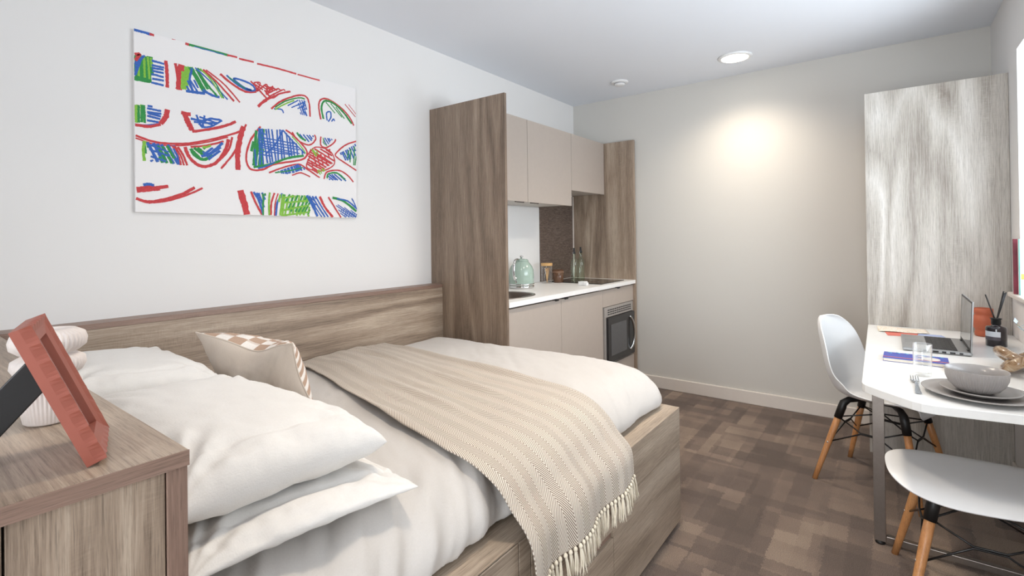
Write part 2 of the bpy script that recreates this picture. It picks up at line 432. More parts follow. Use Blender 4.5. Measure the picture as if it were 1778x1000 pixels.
# ceiling lights
def downlight(x, y, label):
    t = thing('downlight', label, 'ceiling light', (x, y, CEIL-.02), 'recessed ceiling downlights')
    build('bezel', MB().lathe([(.082, CEIL-.004), (.088, CEIL-.012), (.105, CEIL-.008), (.11, CEIL-.0005)], x, y, 48, close=False), 'white_plastic', t, solid=.002)
    build('diffuser', MB().lathe([(0.0001, CEIL-.010), (.083, CEIL-.0105), (.083, CEIL-.004)], x, y, 48), LAMP, t)
    l = bpy.data.lights.new('downlight_lamp', 'SPOT'); l.energy = 62; l.color = (1.0, .86, .70); l.spot_size = math.radians(142); l.spot_blend = 1.0; l.shadow_soft_size = .09
    o = bpy.data.objects.new('downlight_lamp', l); C.objects.link(o); o.parent = t; o.location = (0, 0, -.02)
LAMP = emit('lit downlight diffuser', (1, .90, .76), 14)
downlight(3.66, .82, 'round glowing recessed downlight in the ceiling by the grey wall')
downlight(2.40, .82, 'recessed downlight added out of view as fill, middle one of the row')  # added lamp out of view, lightens far wall, floor and bed foot
downlight(1.15, .82, 'recessed downlight added out of view as fill, nearest the head of the bed')  # another added lamp, unseen, for fill light
t = thing('smoke_detector', 'small round white smoke detector on the ceiling beside the downlight', 'smoke detector', (3.665, 1.675, CEIL-.03))
build('base', MB().lathe([(.066, CEIL), (.066, CEIL-.008), (.06, CEIL-.013), (.04, CEIL-.014)], 3.665, 1.675, 40), 'white_plastic', t)
build('dark_ring', MB().lathe([(.044, CEIL-.013), (.044, CEIL-.018), (.038, CEIL-.018)], 3.665, 1.675, 40), 'grey_plastic', t)
build('cap', MB().lathe([(.042, CEIL-.018), (.042, CEIL-.025), (.036, CEIL-.030), (.0001, CEIL-.032)], 3.665, 1.675, 40), 'white_plastic', t)

# ================================================================ KITCHEN
XT, YT, ZT = 2.2386, 1.7293, 2.104
KX0, KX1 = 2.2586, 4.040
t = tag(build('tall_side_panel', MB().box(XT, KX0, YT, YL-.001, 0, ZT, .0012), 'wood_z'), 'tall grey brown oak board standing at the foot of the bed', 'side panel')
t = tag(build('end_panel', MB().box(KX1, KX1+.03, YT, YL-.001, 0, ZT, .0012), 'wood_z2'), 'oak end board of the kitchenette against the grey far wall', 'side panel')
SP = [KX0, 2.858, 3.466, KX1]
# wall cabinets
for i, (zb, lab) in enumerate(((1.525, 'greige wall cabinet next to the tall oak board'), (1.525, 'greige wall cabinet in the middle of the row of three'), (1.65, 'shorter greige wall cabinet beside the oak end board'))):
    a, b = SP[i]+.001, SP[i+1]-.001; yc = 2.008
    t = thing('wall_cabinet', lab, 'cabinet', ((a+b)/2, (yc+YL)/2, zb), 'wall cabinets of the kitchenette')
    build('cabinet_body', MB().box(a+.001, b-.001, yc+.021, YL-.002, zb+.006, ZT-.002, .001), 'carcass', t)
    build('door', MB().box(a+.001, b-.001, yc, yc+.019, zb, ZT, .0012), 'greige', t)
    if i < 2: build('finger_pull', MB().box(b-.14 if i == 0 else a+.04, b-.04 if i == 0 else a+.14, yc+.003, yc+.012, zb-.006, zb+.001, .001), 'darkgap', t)
# base cabinets
yf = 1.748
def base_cab(a, b, lab, hx, fascia=False):
    t = thing('base_cabinet', lab, 'cabinet', ((a+b)/2, (yf+YL)/2, 0), 'base cabinets of the kitchenette')
    bd = MB()
    if not fascia:
        bd.box(a+.001, a+.018, yf+.021, YL-.002, .10, .868); bd.box(b-.018, b-.001, yf+.021, YL-.002, .10, .868); bd.box(a+.019, b-.019, yf+.021, YL-.002, .10, .118); bd.box(a+.019, b-.019, YL-.02, YL-.002, .119, .868)
    else:
        bd.box(a+.001, a+.018, yf+.021, YL-.002, .10, .868); bd.box(b-.018, b-.001, yf+.021, YL-.002, .10, .868)
        bd.box(a+.019, b-.019, yf+.021, YL-.002, .268, .286); bd.box(a+.019, b-.019, YL-.02, YL-.002, .287, .868)
        bd.box(a+.019, b-.019, yf+.021, YL-.02, .73, .868)
    build('cabinet_body', bd, 'carcass', t)
    build('plinth', MB().box(a+.001, b-.001, yf+.06, yf+.076, 0, .098), 'greige', t)
    if not fascia: d = build('door', MB().box(a+.0015, b-.0015, yf, yf+.019, .10, .862, .0012), 'greige', t)
    else:
        d = build('drawer_front', MB().box(a+.0015, b-.0015, yf, yf+.019, .731, .862, .0012), 'greige', t)
        build('door', MB().box(a+.0015, b-.0015, yf, yf+.019, .10, .272, .0012), 'greige', t)
    h = MB(); h.box(hx-.022, hx+.022, yf-.006, yf+.019, .8622, .865, .0008); h.box(hx-.022, hx+.022, yf-.008, yf-.005, .856, .865, .0008)
    build('handle', h, 'black', d)
base_cab(SP[0]+.001, SP[1], 'greige base cabinet below the steel sink', SP[1]-.06)
base_cab(SP[1], SP[2], 'greige base cabinet between the sink cabinet and the microwave', SP[1]+.06)
base_cab(SP[2], SP[3]-.001, 'greige base cabinet that holds the microwave under the hob', 3.74, True)
# worktop with sink cut-out
wt = MB(); sx, sy, srx, sry = 2.52, 1.975, .215, .165
def rim(n, rx, ry): return [(sx+rx*math.copysign(abs(math.cos(a))**.8, math.cos(a)), sy+ry*math.copysign(abs(math.sin(a))**.8, math.sin(a))) for a in [2*PI*i/n for i in range(n)]]
N = 48; inner = rim(N, srx, sry)
ax0, ax1, ay0, ay1 = KX0+.001, 2.858, 1.726, YL-.002
def outer_pt(x, y):
    dx, dy = x-sx, y-sy; k = min(((ax1-sx)/dx if dx > 1e-6 else ((ax0-sx)/dx if dx < -1e-6 else 9)), ((ay1-sy)/dy if dy > 1e-6 else ((ay0-sy)/dy if dy < -1e-6 else 9)))
    return (sx+dx*k, sy+dy*k)
outer = [outer_pt(*p) for p in inner]
for corner in ((ax0, ay0), (ax0, ay1), (ax1, ay0), (ax1, ay1)):
    j = min(range(N), key=lambda i: (outer[i][0]-corner[0])**2+(outer[i][1]-corner[1])**2); outer[j] = corner
vs = [(x, y, .905) for x, y in inner]+[(x, y, .905) for x, y in outer]+[(x, y, .875) for x, y in inner]+[(x, y, .875) for x, y in outer]
fs = []
for i in range(N):
    j = (i+1) % N
    fs += [[i, j, N+j, N+i], [2*N+i, 3*N+i, 3*N+j, 2*N+j], [i, 2*N+i, 2*N+j, j], [N+i, N+j, 3*N+j, 3*N+i]]
wt.add(vs, fs); wt.box(2.858, KX1-.001, 1.726, YL-.002, .875, .905)
tag(build('worktop', wt, 'worktop'), 'white worktop running over the greige base cabinets', 'worktop')
t = thing('sink', 'oval stainless steel sink set in the white worktop', 'sink', (sx, sy, .75))
def oval(levels):
    mb = MB(); n = 48; vs = []; fs = []
    for rx, ry, z in levels: vs += [(x, y, z) for x, y in rim(n, rx, ry)]
    for k in range(len(levels)-1):
        for i in range(n): j = (i+1) % n; fs.append([k*n+i, k*n+j, (k+1)*n+j, (k+1)*n+i])
    mb.add(vs, fs, 0, True); return mb
build('rim', oval([(srx+.012, sry+.012, .9055), (srx+.010, sry+.010, .909), (srx-.004, sry-.004, .909), (srx-.008, sry-.008, .905)]), 'steel', t)
build('basin', oval([(srx-.007, sry-.007, .906), (srx-.012, sry-.012, .83), (srx-.05, sry-.05, .775), (.03, .03, .77), (.0005, .0005, .77)]), 'steel', t)
t = thing('hob', 'black glass ceramic hob set in the worktop beside the oak end board', 'hob', (3.71, 2.02, .905))
build('glass_top', MB().box(3.50, 3.915, 1.775, 2.265, .9055, .911, .001), 'black_glass', t)
for (a, b, r) in ((3.61, 2.14, .085), (3.80, 2.14, .07), (3.61, 1.93, .07), (3.80, 1.93, .085)):
    build('cooking_zone', MB().lathe([(r-.002, .9112), (r, .9114), (r+.002, .9112)], a, b, 40, close=False), 'grey_plastic', t)
# splashbacks
tag(build('splashback', MB().box(3.48, KX1-.012, YL-.010, YL-.002, .906, 1.649, .0005), 'splash'), 'mottled brown glossy splashback behind the hob', 'splashback')
t = tag(build('corner_strip', MB().box(KX1-.011, KX1-.0005, YL-.016, YL-.002, .906, 1.649, .001), 'trim'), 'narrow white strip in the corner between splashback and oak board', 'trim strip')
tag(build('wall_panel', MB().box(KX0+.001, 3.478, YL-.007, YL-.002, .906, 1.524, .001), 'white_plastic'), 'plain white wall panel behind the kettle', 'wall panel')
# microwave
mx0, mx1 = SP[2]+.020, SP[3]-.021
t = thing('microwave', 'built-in microwave oven with black door and steel surround', 'microwave', ((mx0+mx1)/2, 1.9, .287))
build('body', MB().box(mx0+.02, mx1-.02, 1.775, 2.2, .288, .70), 'black', t)
sr = MB(); zt = .727; y0 = yf-.004
sr.box(mx0, mx1, y0, yf+.016, .648, zt, .002); sr.box(mx0, mx0+.028, y0, yf+.016, .29, .6475, .002); sr.box(mx1-.006, mx1, y0, yf+.016, .29, .6475, .001)
s_ = build('surround', sr, plain('microwave surround', (176, 170, 165), .4, metal=.3), t)
g = MB()
for r in range(3):
    for c in range(11):
        xx = mx0+.055+c*(mx1-mx0-.11)/10.5; zz = .664+r*.017
        g.box(xx, xx+.032, y0-.0012, y0+.001, zz, zz+.0085, .0008)
build('vent_slots', g, 'black', s_)
d = build('door', MB().box(mx0+.030, mx1-.008, y0-.016, yf+.016, .292, .645, .004), plain('microwave door black', (44, 43, 44), .25), t)
build('door_window', MB().box(mx0+.075, mx1-.17, y0-.018, y0-.0155, .345, .59, .003), plain('microwave window', (84, 84, 86), .08), d)
hp = [(mx1-.100, y0-.014, .335), (mx1-.084, y0-.032, .37), (mx1-.070, y0-.040, .42), (mx1-.066, y0-.042, .47), (mx1-.070, y0-.040, .52), (mx1-.084, y0-.032, .575), (mx1-.100, y0-.014, .612)]
build('handle', MB().tube([cat(hp, i/24) for i in range(25)], .0095, 12), 'chrome', d)
# kettle
kx, ky, kz = 2.985, 2.165, .9055
t = thing('kettle', 'sage green retro kettle with chrome handle on the worktop', 'kettle', (kx, ky, kz))
build('base', MB().lathe([(.088, kz), (.094, kz+.004), (.094, kz+.016), (.088, kz+.022)], kx, ky, 48), 'chrome', t)
bodyp = [(.088, kz+.022), (.092, kz+.026), (.092, kz+.10), (.089, kz+.135), (.080, kz+.158), (.066, kz+.178), (.055, kz+.192), (.053, kz+.196)]
build('body', MB().lathe(bodyp, kx, ky, 56), 'sage', t)
build('chrome_band', MB().lathe([(.0925, kz+.024), (.0945, kz+.028), (.0945, kz+.032), (.0925, kz+.036)], kx, ky, 48), 'chrome', t)
l_ = build('lid', MB().lathe([(.053, kz+.196), (.053, kz+.205), (.04, kz+.213), (.015, kz+.217), (.0001, kz+.217)], kx, ky, 40), 'sage', t)
build('lid_knob', MB().lathe([(.006, kz+.216), (.007, kz+.224), (.013, kz+.230), (.011, kz+.238), (.0001, kz+.240)], kx, ky, 24), 'chrome', l_)
hd = Vector((-.97, -.20, 0)).normalized()
hp = [Vector((kx, ky, kz))+hd*a+Vector((0, 0, b)) for a, b in ((.045, .205), (.075, .213), (.11, .205), (.128, .17), (.132, .12), (.125, .085), (.108, .070), (.096, .085))]
build('handle', MB().tube([cat(hp, i/30) for i in range(31)], .0095, 12), 'chrome', t)
sd = Vector((.95, .25, 0)).normalized()
hp = [Vector((kx, ky, kz))+sd*a+Vector((0, 0, b)) for a, b in ((.07, .13), (.095, .16), (.115, .188))]
build('spout', MB().tube([cat(hp, i/8) for i in range(9)], [.022-.0012*i for i in range(9)], 14), 'sage', t)
pd = Vector((kx, ky, kz))+hd*.093+Vector((0, 0, .052))
sw = build('switch', MB().obox(pd, Vector((-hd.y, hd.x, 0)), hd, Vector((0, 0, 1)), .006, .005, .010, .003), 'chrome', t)
# jar with bamboo lid
jx, jy = 3.405, 2.215
t = thing('storage_jar', 'clear glass jar with bamboo lid next to the kettle', 'jar', (jx, jy, .9055))
build('glass_body', MB().lathe([(.0001, .9058), (.042, .9058), (.044, .91), (.044, 1.045)], jx, jy, 40, close=False), 'glass', t)
build('lid', MB().lathe([(.0445, 1.046), (.0465, 1.048), (.0465, 1.066), (.0445, 1.068), (.0001, 1.068)], jx, jy, 36), 'bamboo', t)
sp_ = MB()
for k in range(3): sp_.tube([(jx-.02+.015*k, jy-.015+.01*k, .912), (jx-.028+.024*k, jy-.008, 1.03)], .003, 8)
sp_.box(jx-.030, jx-.004, jy-.012, jy-.004, 1.01, 1.018, .002)
tag(build('wooden_spoons', sp_, 'bamboo', origin=(jx, jy, .9115)), 'thin wooden stirring sticks standing inside the glass jar', 'sticks')
# brown cup
bx, by = 3.50, 2.165
t = thing('brown_cup', 'brown smoked glass beaker beside the glass jar', 'cup', (bx, by, .9055))
build('cup_body', MB().lathe([(.036, .9056), (.040, .909), (.043, .94), (.045, 1.01), (.042, 1.01), (.040, .94), (.036, .915), (.0001, .913)], bx, by, 40), 'brown_glass', t)
build('band', MB().lathe([(.0448, .985), (.0458, .986), (.0458, .997), (.045, .998)], bx, by, 40, close=False), plain('brown band', (128, 96, 74), .5), t)
# oil bottles
for (qx, qy, lab, dz) in ((3.625, 2.085, 'left one of the two slim glass oil bottles by the splashback', 0), (3.70, 2.065, 'right one of the two slim glass oil bottles by the splashback', .006)):
    z = .9115; t = thing('oil_bottle', lab, 'bottle', (qx, qy, z), 'glass oil bottles on the worktop')
    build('glass_body', MB().lathe([(.0001, z), (.026, z), (.030, z+.006), (.031, z+.15), (.028, z+.172), (.016, z+.19), (.0125, z+.205), (.0125, z+.225+dz), (.015, z+.228+dz)], qx, qy, 32, close=False), 'bottle_glass', t)
    st = build('stopper', MB().lathe([(.012, z+.226+dz), (.014, z+.232+dz), (.009, z+.245+dz), (.007, z+.262+dz), (.009, z+.272+dz), (.0001, z+.276+dz)], qx, qy, 20), 'black', t)
    build('swing_wire', MB().tube([(qx-.016, qy, z+.205+dz), (qx-.018, qy, z+.235+dz), (qx, qy, z+.255+dz), (qx+.018, qy, z+.235+dz), (qx+.016, qy, z+.205+dz)], .0016, 6), 'chrome', t)
# small white holder
t = thing('sponge_holder', 'small white two-part block near the front of the worktop by the hob', 'holder', (3.40, 1.86, .9055))
build('tray', MB().box(3.365, 3.42, 1.85, 1.905, .906, .935, .004), 'white_plastic', t)
build('block', MB().box(3.352, 3.385, 1.823, 1.849, .906, .930, .004), 'white_plastic', t)

# ================================================================ WALL ART
def wall_art():
    px0, px1, pz0, pz1 = .6631, 1.6698, 1.3942, 2.1053; th = .018
    mb = MB(); mb.box(px0, px1, YL-th, YL-.001, pz0, pz1, .001, 0)
    # homography: traced points on the print -> position on the flat print
    src = [(77, 60), (1118, 335), (1125, 940), (90, 915)]; dst = [(px0, pz1), (px1, pz1), (px1, pz0), (px0, pz0)]
    import numpy as np
    A = []; b = []
    for (x, y), (u, v) in zip(src, dst):
        A += [[x, y, 1, 0, 0, 0, -u*x, -u*y], [0, 0, 0, x, y, 1, -v*x, -v*y]]; b += [u, v]
    h = np.linalg.solve(np.array(A, float), np.array(b, float))
    def mp(x, y):
        d = h[6]*x+h[7]*y+1; return ((h[0]*x+h[1]*y+h[2])/d, (h[3]*x+h[4]*y+h[5])/d)
    COL = {'r': 1, 'b': 2, 'g': 3, 'l': 4}
    cnt = [0]; rnd = random.Random(3)
    def stroke(c, wpx, pts, smooth=True, jit=1.2):
        cnt[0] += 1; y = YL-th-.00025-.000004*cnt[0]
        n = max(2, len(pts)*6) if smooth and len(pts) > 2 else max(2, len(pts)*2)
        P = []
        if smooth and len(pts) > 2:
            for i in range(n+1):
                q = cat([(a, b_, 0) for a, b_ in pts], i/n); P.append((q.x, q.y))
        else:
            for i in range(len(pts)-1):
                for k in range(4): f = k/4; P.append((pts[i][0]*(1-f)+pts[i+1][0]*f, pts[i][1]*(1-f)+pts[i+1][1]*f))
            P.append(pts[-1])
        Q = [mp(*p) for p in P]; vs = []; wd = wpx*.00095
        for i, q in enumerate(Q):
            a = Q[max(i-1, 0)]; b_ = Q[min(i+1, len(Q)-1)]; d = (b_[0]-a[0], b_[1]-a[1]); L = math.hypot(*d) or 1
            nx, nz = -d[1]/L, d[0]/L; k = wd/2*(1+.18*rnd.uniform(-1, 1)); k2 = wd/2*(1+.18*rnd.uniform(-1, 1))
            for s_, kk in ((1, k), (-1, k2)):
                X = min(max(q[0]+s_*nx*kk, px0), px1); Z = min(max(q[1]+s_*nz*kk, pz0), pz1)
                vs.append((X, y, Z))
        mb.add(vs, [[2*i, 2*i+1, 2*i+3, 2*i+2] for i in range(len(Q)-1)], COL[c])
    def inside(p, poly):
        x, y = p; r = False; j = len(poly)-1
        for i in range(len(poly)):
            if (poly[i][1] > y) != (poly[j][1] > y) and x < (poly[j][0]-poly[i][0])*(y-poly[i][1])/(poly[j][1]-poly[i][1])+poly[i][0]: r = not r
            j = i
        return r
    def hatch(c, wpx, poly, ang, gap):
        """scribble lines clipped to an outline"""
        a = math.radians(ang); ux, uy = math.cos(a), math.sin(a); vx, vy = -uy, ux
        cx = sum(p[0] for p in poly)/len(poly); cy = sum(p[1] for p in poly)/len(poly)
        R = max(math.hypot(p[0]-cx, p[1]-cy) for p in poly); s = -R
        while s < R:
            run = []; k = -R; ja = rnd.uniform(-.12, .12)
            while k < R:
                p = (cx+vx*s+ux*k-uy*ja*k*.6, cy+vy*s+uy*k+ux*ja*k*.6)
                if inside(p, poly): run.append(p)
                else:
                    if len(run) > 2: stroke(c, wpx, [run[0], run[len(run)//2], run[-1]])
                    run = []
                k += 4
            if len(run) > 2: stroke(c, wpx, [run[0], run[len(run)//2], run[-1]])
            s += gap*rnd.uniform(.6, 1.4)
    S, H = stroke, hatch
    # top strip
    S('b', 14, [(78, 65), (115, 74), (160, 87)]); S('r', 10, [(150, 86), (172, 92)]); S('r', 4, [(255, 108), (272, 111)])
    S('r', 12, [(318, 129), (340, 136)]); S('g', 11, [(335, 134), (430, 158), (520, 183)]); S('b', 4, [(360, 143), (500, 180)]); S('r', 9, [(515, 182), (562, 192)])
    S('r', 9, [(570, 198), (640, 214)]); S('r', 9, [(655, 221), (750, 243), (840, 268)]); S('r', 8, [(845, 270), (950, 298)])
    # strip one
    H('g', 11, [(82, 185), (165, 190), (165, 318), (82, 305)], 82, 10); H('l', 8, [(95, 190), (165, 195), (160, 300), (90, 280)], 88, 22)
    H('b', 9, [(160, 200), (222, 210), (220, 330), (160, 318)], 12, 14); H('b', 6, [(80, 215), (120, 185), (88, 290)], 110, 8); S('b', 7, [(82, 280), (100, 225), (128, 186)])
    S('r', 12, [(82, 182), (105, 182), (84, 210)]); S('r', 13, [(228, 210), (233, 270), (235, 336)])
    S('r', 12, [(272, 222), (284, 290), (285, 346)]); S('r', 26, [(300, 228), (296, 290), (290, 345)])
    H('l', 12, [(310, 235), (345, 238), (330, 345), (300, 345)], 95, 12); H('g', 12, [(325, 237), (365, 240), (430, 340), (410, 365)], 62, 12)
    H('b', 8, [(330, 290), (365, 300), (390, 362), (318, 356)], 60, 13); S('b', 12, [(322, 350), (370, 358), (412, 362)]); S('b', 9, [(350, 245), (340, 300), (355, 350)])
    S('b', 7, [(365, 242), (440, 310), (518, 390)]); S('g', 6, [(375, 243), (450, 300), (500, 385)]); S('l', 6, [(388, 246), (440, 300), (492, 384)]); S('b', 12, [(400, 345), (440, 368), (480, 380)])
    S('g', 9, [(380, 262), (430, 330), (470, 375)]); S('r', 9, [(402, 250), (470, 312), (548, 398)]); S('r', 7, [(415, 252), (500, 318), (575, 403)])
    S('r', 11, [(482, 270), (540, 318), (600, 352), (652, 352)]); S('r', 8, [(652, 352), (650, 330), (625, 303)])
    S('b', 9, [(512, 276), (560, 318), (610, 345), (645, 345), (630, 320), (580, 298), (545, 293), (590, 330), (630, 345)]); S('g', 5, [(520, 282), (560, 312), (600, 338)])
    H('r', 7, [(625, 305), (815, 348), (660, 345)], 35, 9); S('r', 7, [(640, 310), (670, 312), (655, 350), (700, 318), (700, 365), (730, 325)]); S('r', 13, [(660, 422), (690, 395), (720, 378)])
    S('r', 9, [(690, 345), (725, 380), (760, 362), (812, 350)]); H('r', 7, [(700, 325), (780, 342), (720, 385), (690, 360)], -25, 12); S('r', 9, [(660, 340), (700, 385), (690, 400)])
    S('r', 9, [(722, 432), (770, 395), (840, 370), (882, 372), (900, 405), (905, 468)]); S('g', 7, [(740, 425), (790, 395), (850, 380), (880, 385)])
    H('b', 6, [(845, 385), (885, 388), (892, 465), (860, 460)], 70, 9); S('b', 7, [(735, 432), (770, 435), (780, 452)]); H('b', 6, [(790, 400), (885, 385), (890, 440), (800, 425)], 155, 13); S('l', 7, [(740, 436), (780, 412), (830, 392)])
    S('b', 8, [(880, 395), (870, 430), (890, 465)])
    S('r', 9, [(955, 480), (945, 420), (955, 388), (990, 386), (1050, 425), (1090, 470), (1110, 508)])
    S('g', 11, [(968, 478), (958, 430), (970, 395), (1010, 402), (1060, 445), (1100, 500)]); H('g', 6, [(965, 395), (1010, 405), (1095, 495), (1020, 450)], 50, 12)
    S('b', 8, [(985, 485), (982, 450), (1000, 445), (1002, 470), (990, 490)]); S('b', 7, [(1005, 490), (1015, 478), (1020, 488)])
    S('r', 5, [(1068, 408), (1095, 440), (1118, 468)]); S('r', 4, [(1085, 410), (1105, 435), (1120, 455)])
    # strip two
    H('l', 10, [(85, 412), (120, 415), (118, 505), (85, 500)], 88, 13); H('g', 9, [(100, 415), (145, 420), (140, 505), (100, 500)], 88, 16)
    H('b', 9, [(140, 420), (212, 435), (205, 500), (140, 500)], 12, 14); S('b', 7, [(85, 508), (140, 512), (190, 505)]); S('r', 20, [(236, 438), (230, 470), (205, 505)]); S('r', 12, [(205, 507), (150, 518), (86, 510)])
    S('r', 16, [(300, 452), (325, 458), (345, 460)]); S('r', 22, [(315, 458), (335, 500), (352, 535)]); S('r', 12, [(352, 540), (440, 528), (520, 508), (556, 492)])
    S('b', 10, [(345, 480), (400, 490), (440, 480), (490, 488)]); S('b', 9, [(372, 462), (385, 500), (400, 520)]); S('b', 9, [(360, 495), (420, 500), (470, 500)]); H('b', 8, [(375, 470), (440, 478), (490, 490), (430, 520), (380, 510)], 20, 15); S('b', 8, [(395, 520), (440, 516), (492, 488)])
    S('b', 8, [(410, 465), (405, 490), (400, 520)])
    S('r', 9, [(88, 560), (180, 590), (300, 598), (400, 585), (500, 562), (590, 535)]); S('r', 6, [(88, 572), (180, 600), (300, 606), (420, 590), (520, 565)]); S('r', 9, [(545, 550), (590, 530), (605, 505)])
    S('r', 24, [(592, 515), (575, 580), (565, 650), (568, 718)]); S('r', 9, [(575, 590), (540, 650), (488, 712)])
    H('g', 11, [(118, 585), (150, 590), (150, 650), (125, 640)], 80, 14); S('l', 11, [(130, 585), (125, 630), (130, 678)])
    H('b', 12, [(135, 590), (275, 605), (290, 695), (165, 682)], 60, 17); H('g', 11, [(180, 605), (255, 608), (275, 692), (210, 688)], 62, 20); H('b', 8, [(150, 600), (240, 615), (250, 680), (160, 680)], 20, 22)
    S('r', 10, [(262, 608), (285, 650), (300, 697)]); S('r', 9, [(285, 612), (310, 650), (330, 698)]); S('r', 7, [(272, 610), (300, 655), (315, 698)]); S('b', 8, [(265, 620), (285, 660), (290, 695)])
    S('r', 14, [(318, 612), (340, 660), (380, 695), (420, 702), (470, 680), (510, 620), (522, 575)]); S('r', 9, [(345, 612), (420, 605), (500, 585)])
    S('g', 14, [(345, 620), (370, 655), (410, 670), (450, 650)]); H('g', 12, [(345, 615), (420, 610), (400, 670), (365, 655)], 40, 14); H('b', 10, [(400, 640), (495, 592), (480, 640), (430, 672)], -35, 14); S('l', 9, [(400, 612), (420, 612), (440, 605)]); S('b', 12, [(395, 655), (440, 640), (495, 592)])
    S('r', 9, [(540, 565), (525, 620), (490, 665)])
    # large leaf
    leaf = [(650, 520), (780, 528), (880, 635), (870, 655), (700, 690), (640, 712), (620, 680), (640, 600)]
    S('r', 9, [(672, 515), (625, 580), (605, 660), (625, 712), (680, 716), (740, 690), (850, 672), (885, 655), (885, 620), (830, 560), (790, 530)])
    H('g', 13, [(655, 520), (690, 525), (680, 700), (625, 700), (630, 620)], 98, 12); H('b', 8, leaf[:6], 84, 17); H('b', 6, [(660, 540), (830, 590), (870, 640), (660, 660)], 8, 14)
    S('g', 11, [(640, 705), (720, 690), (800, 662), (875, 650)]); S('b', 8, [(775, 530), (830, 590), (880, 640)]); S('l', 6, [(820, 560), (860, 605), (885, 640)]); S('b', 8, [(700, 640), (740, 600), (775, 535)]); S('b', 7, [(660, 710), (700, 700), (740, 680)])
    # flower
    S('r', 8, [(820, 540), (850, 580), (900, 600), (930, 575), (925, 552)]); H('b', 8, [(850, 548), (925, 555), (910, 590), (880, 582)], 50, 9); S('g', 10, [(842, 542), (860, 565), (885, 580)])
    S('r', 8, [(955, 560), (955, 600), (980, 612), (1015, 590), (1025, 572)]); H('b', 7, [(965, 562), (1015, 570), (985, 604), (962, 595)], 60, 9); S('l', 5, [(965, 565), (970, 590), (985, 605)])
    H('r', 9, [(905, 615), (1000, 620), (1020, 680), (940, 735), (885, 690)], 30, 11); H('r', 8, [(920, 640), (1000, 640), (990, 700), (900, 700)], 75, 13)
    S('r', 7, [(890, 650), (930, 610), (1000, 630), (1018, 688), (960, 720), (890, 705), (905, 650)]); H('l', 6, [(905, 615), (955, 630), (925, 665)], 60, 9); H('l', 6, [(930, 718), (995, 700), (950, 745)], 50, 9)
    S('r', 8, [(1125, 580), (1070, 600), (1025, 640), (1035, 660), (1080, 690), (1122, 718)]); H('b', 9, [(1120, 590), (1045, 635), (1070, 675), (1120, 660)], 65, 10); H('g', 7, [(1120, 600), (1060, 640), (1100, 690), (1122, 700)], 95, 14)
    S('r', 8, [(712, 730), (780, 705), (850, 690), (890, 712), (950, 752)]); H('b', 8, [(730, 728), (850, 688), (890, 715), (800, 738)], 70, 9); S('g', 6, [(740, 730), (810, 720), (870, 705)]); S('r', 7, [(820, 742), (860, 730), (905, 748)])
    S('r', 8, [(970, 758), (985, 725), (1040, 718), (1080, 740), (1108, 772)]); H('b', 8, [(985, 735), (1045, 730), (1078, 768), (995, 762)], 40, 10); S('g', 9, [(985, 755), (990, 735), (1030, 730), (1070, 760)])
    # bottom strip
    H('r', 13, [(92, 798), (262, 790), (190, 812), (92, 826)], -6, 9); S('b', 12, [(125, 790), (150, 786), (175, 792)])
    S('r', 12, [(92, 852), (150, 868), (230, 855), (310, 830), (365, 800)]); S('r', 9, [(150, 872), (240, 862), (330, 835), (402, 803)])
    S('r', 30, [(580, 812), (595, 870), (610, 927)]); S('r', 10, [(628, 818), (650, 870), (680, 925)]); S('b', 10, [(640, 820), (665, 860), (685, 925)])
    H('b', 10, [(645, 822), (695, 822), (695, 890), (675, 900)], 70, 13); H('g', 9, [(665, 822), (698, 825), (690, 870)], 80, 12); S('l', 9, [(716, 822), (712, 870), (714, 928)]); S('r', 9, [(738, 824), (724, 870), (722, 927)]); S('g', 9, [(685, 860), (685, 928)])
    S('b', 10, [(775, 826), (752, 870), (745, 930)]); S('r', 6, [(755, 826), (742, 870), (738, 930)]); H('l', 10, [(760, 828), (900, 835), (905, 930), (755, 930)], 100, 15); H('g', 9, [(775, 828), (905, 835), (905, 925), (800, 910)], 115, 19); H('l', 9, [(770, 835), (900, 840), (905, 930), (760, 930)], -8, 22)
    S('b', 13, [(890, 835), (920, 890), (940, 932)]); S('b', 9, [(915, 838), (945, 890), (975, 935)]); S('b', 8, [(930, 838), (960, 890), (990, 935)]); S('b', 7, [(902, 836), (930, 890), (960, 935)]); H('b', 6, [(895, 838), (940, 845), (930, 900)], 40, 10)
    S('r', 13, [(950, 840), (975, 890), (1012, 936)]); S('r', 9, [(990, 842), (1020, 890), (1050, 937)]); S('g', 13, [(1010, 845), (1060, 860), (1122, 908)]); S('b', 9, [(1030, 850), (1080, 860), (1122, 895)])
    H('b', 5, [(1020, 870), (1124, 915), (1122, 938), (1055, 936)], 35, 8); H('b', 5, [(1040, 890), (1124, 920), (1122, 938), (1065, 936)], 110, 10); S('b', 7, [(1100, 848), (1112, 870), (1124, 900)])
    o = build('canvas_print', mb, [plain('canvas white', (236, 233, 232), .8, var=.01, scale=400), plain('crayon red', (196, 62, 66), .75, var=.18, scale=260), plain('crayon blue', (52, 98, 178), .75, var=.22, scale=260), plain('crayon green', (46, 140, 70), .75, var=.22, scale=260), plain('crayon lime', (130, 186, 66), .75, var=.2, scale=260)], recalc=False)
    tag(o, 'white canvas print with red blue and green crayon scribbles hung above the bed', 'wall art')
wall_art()

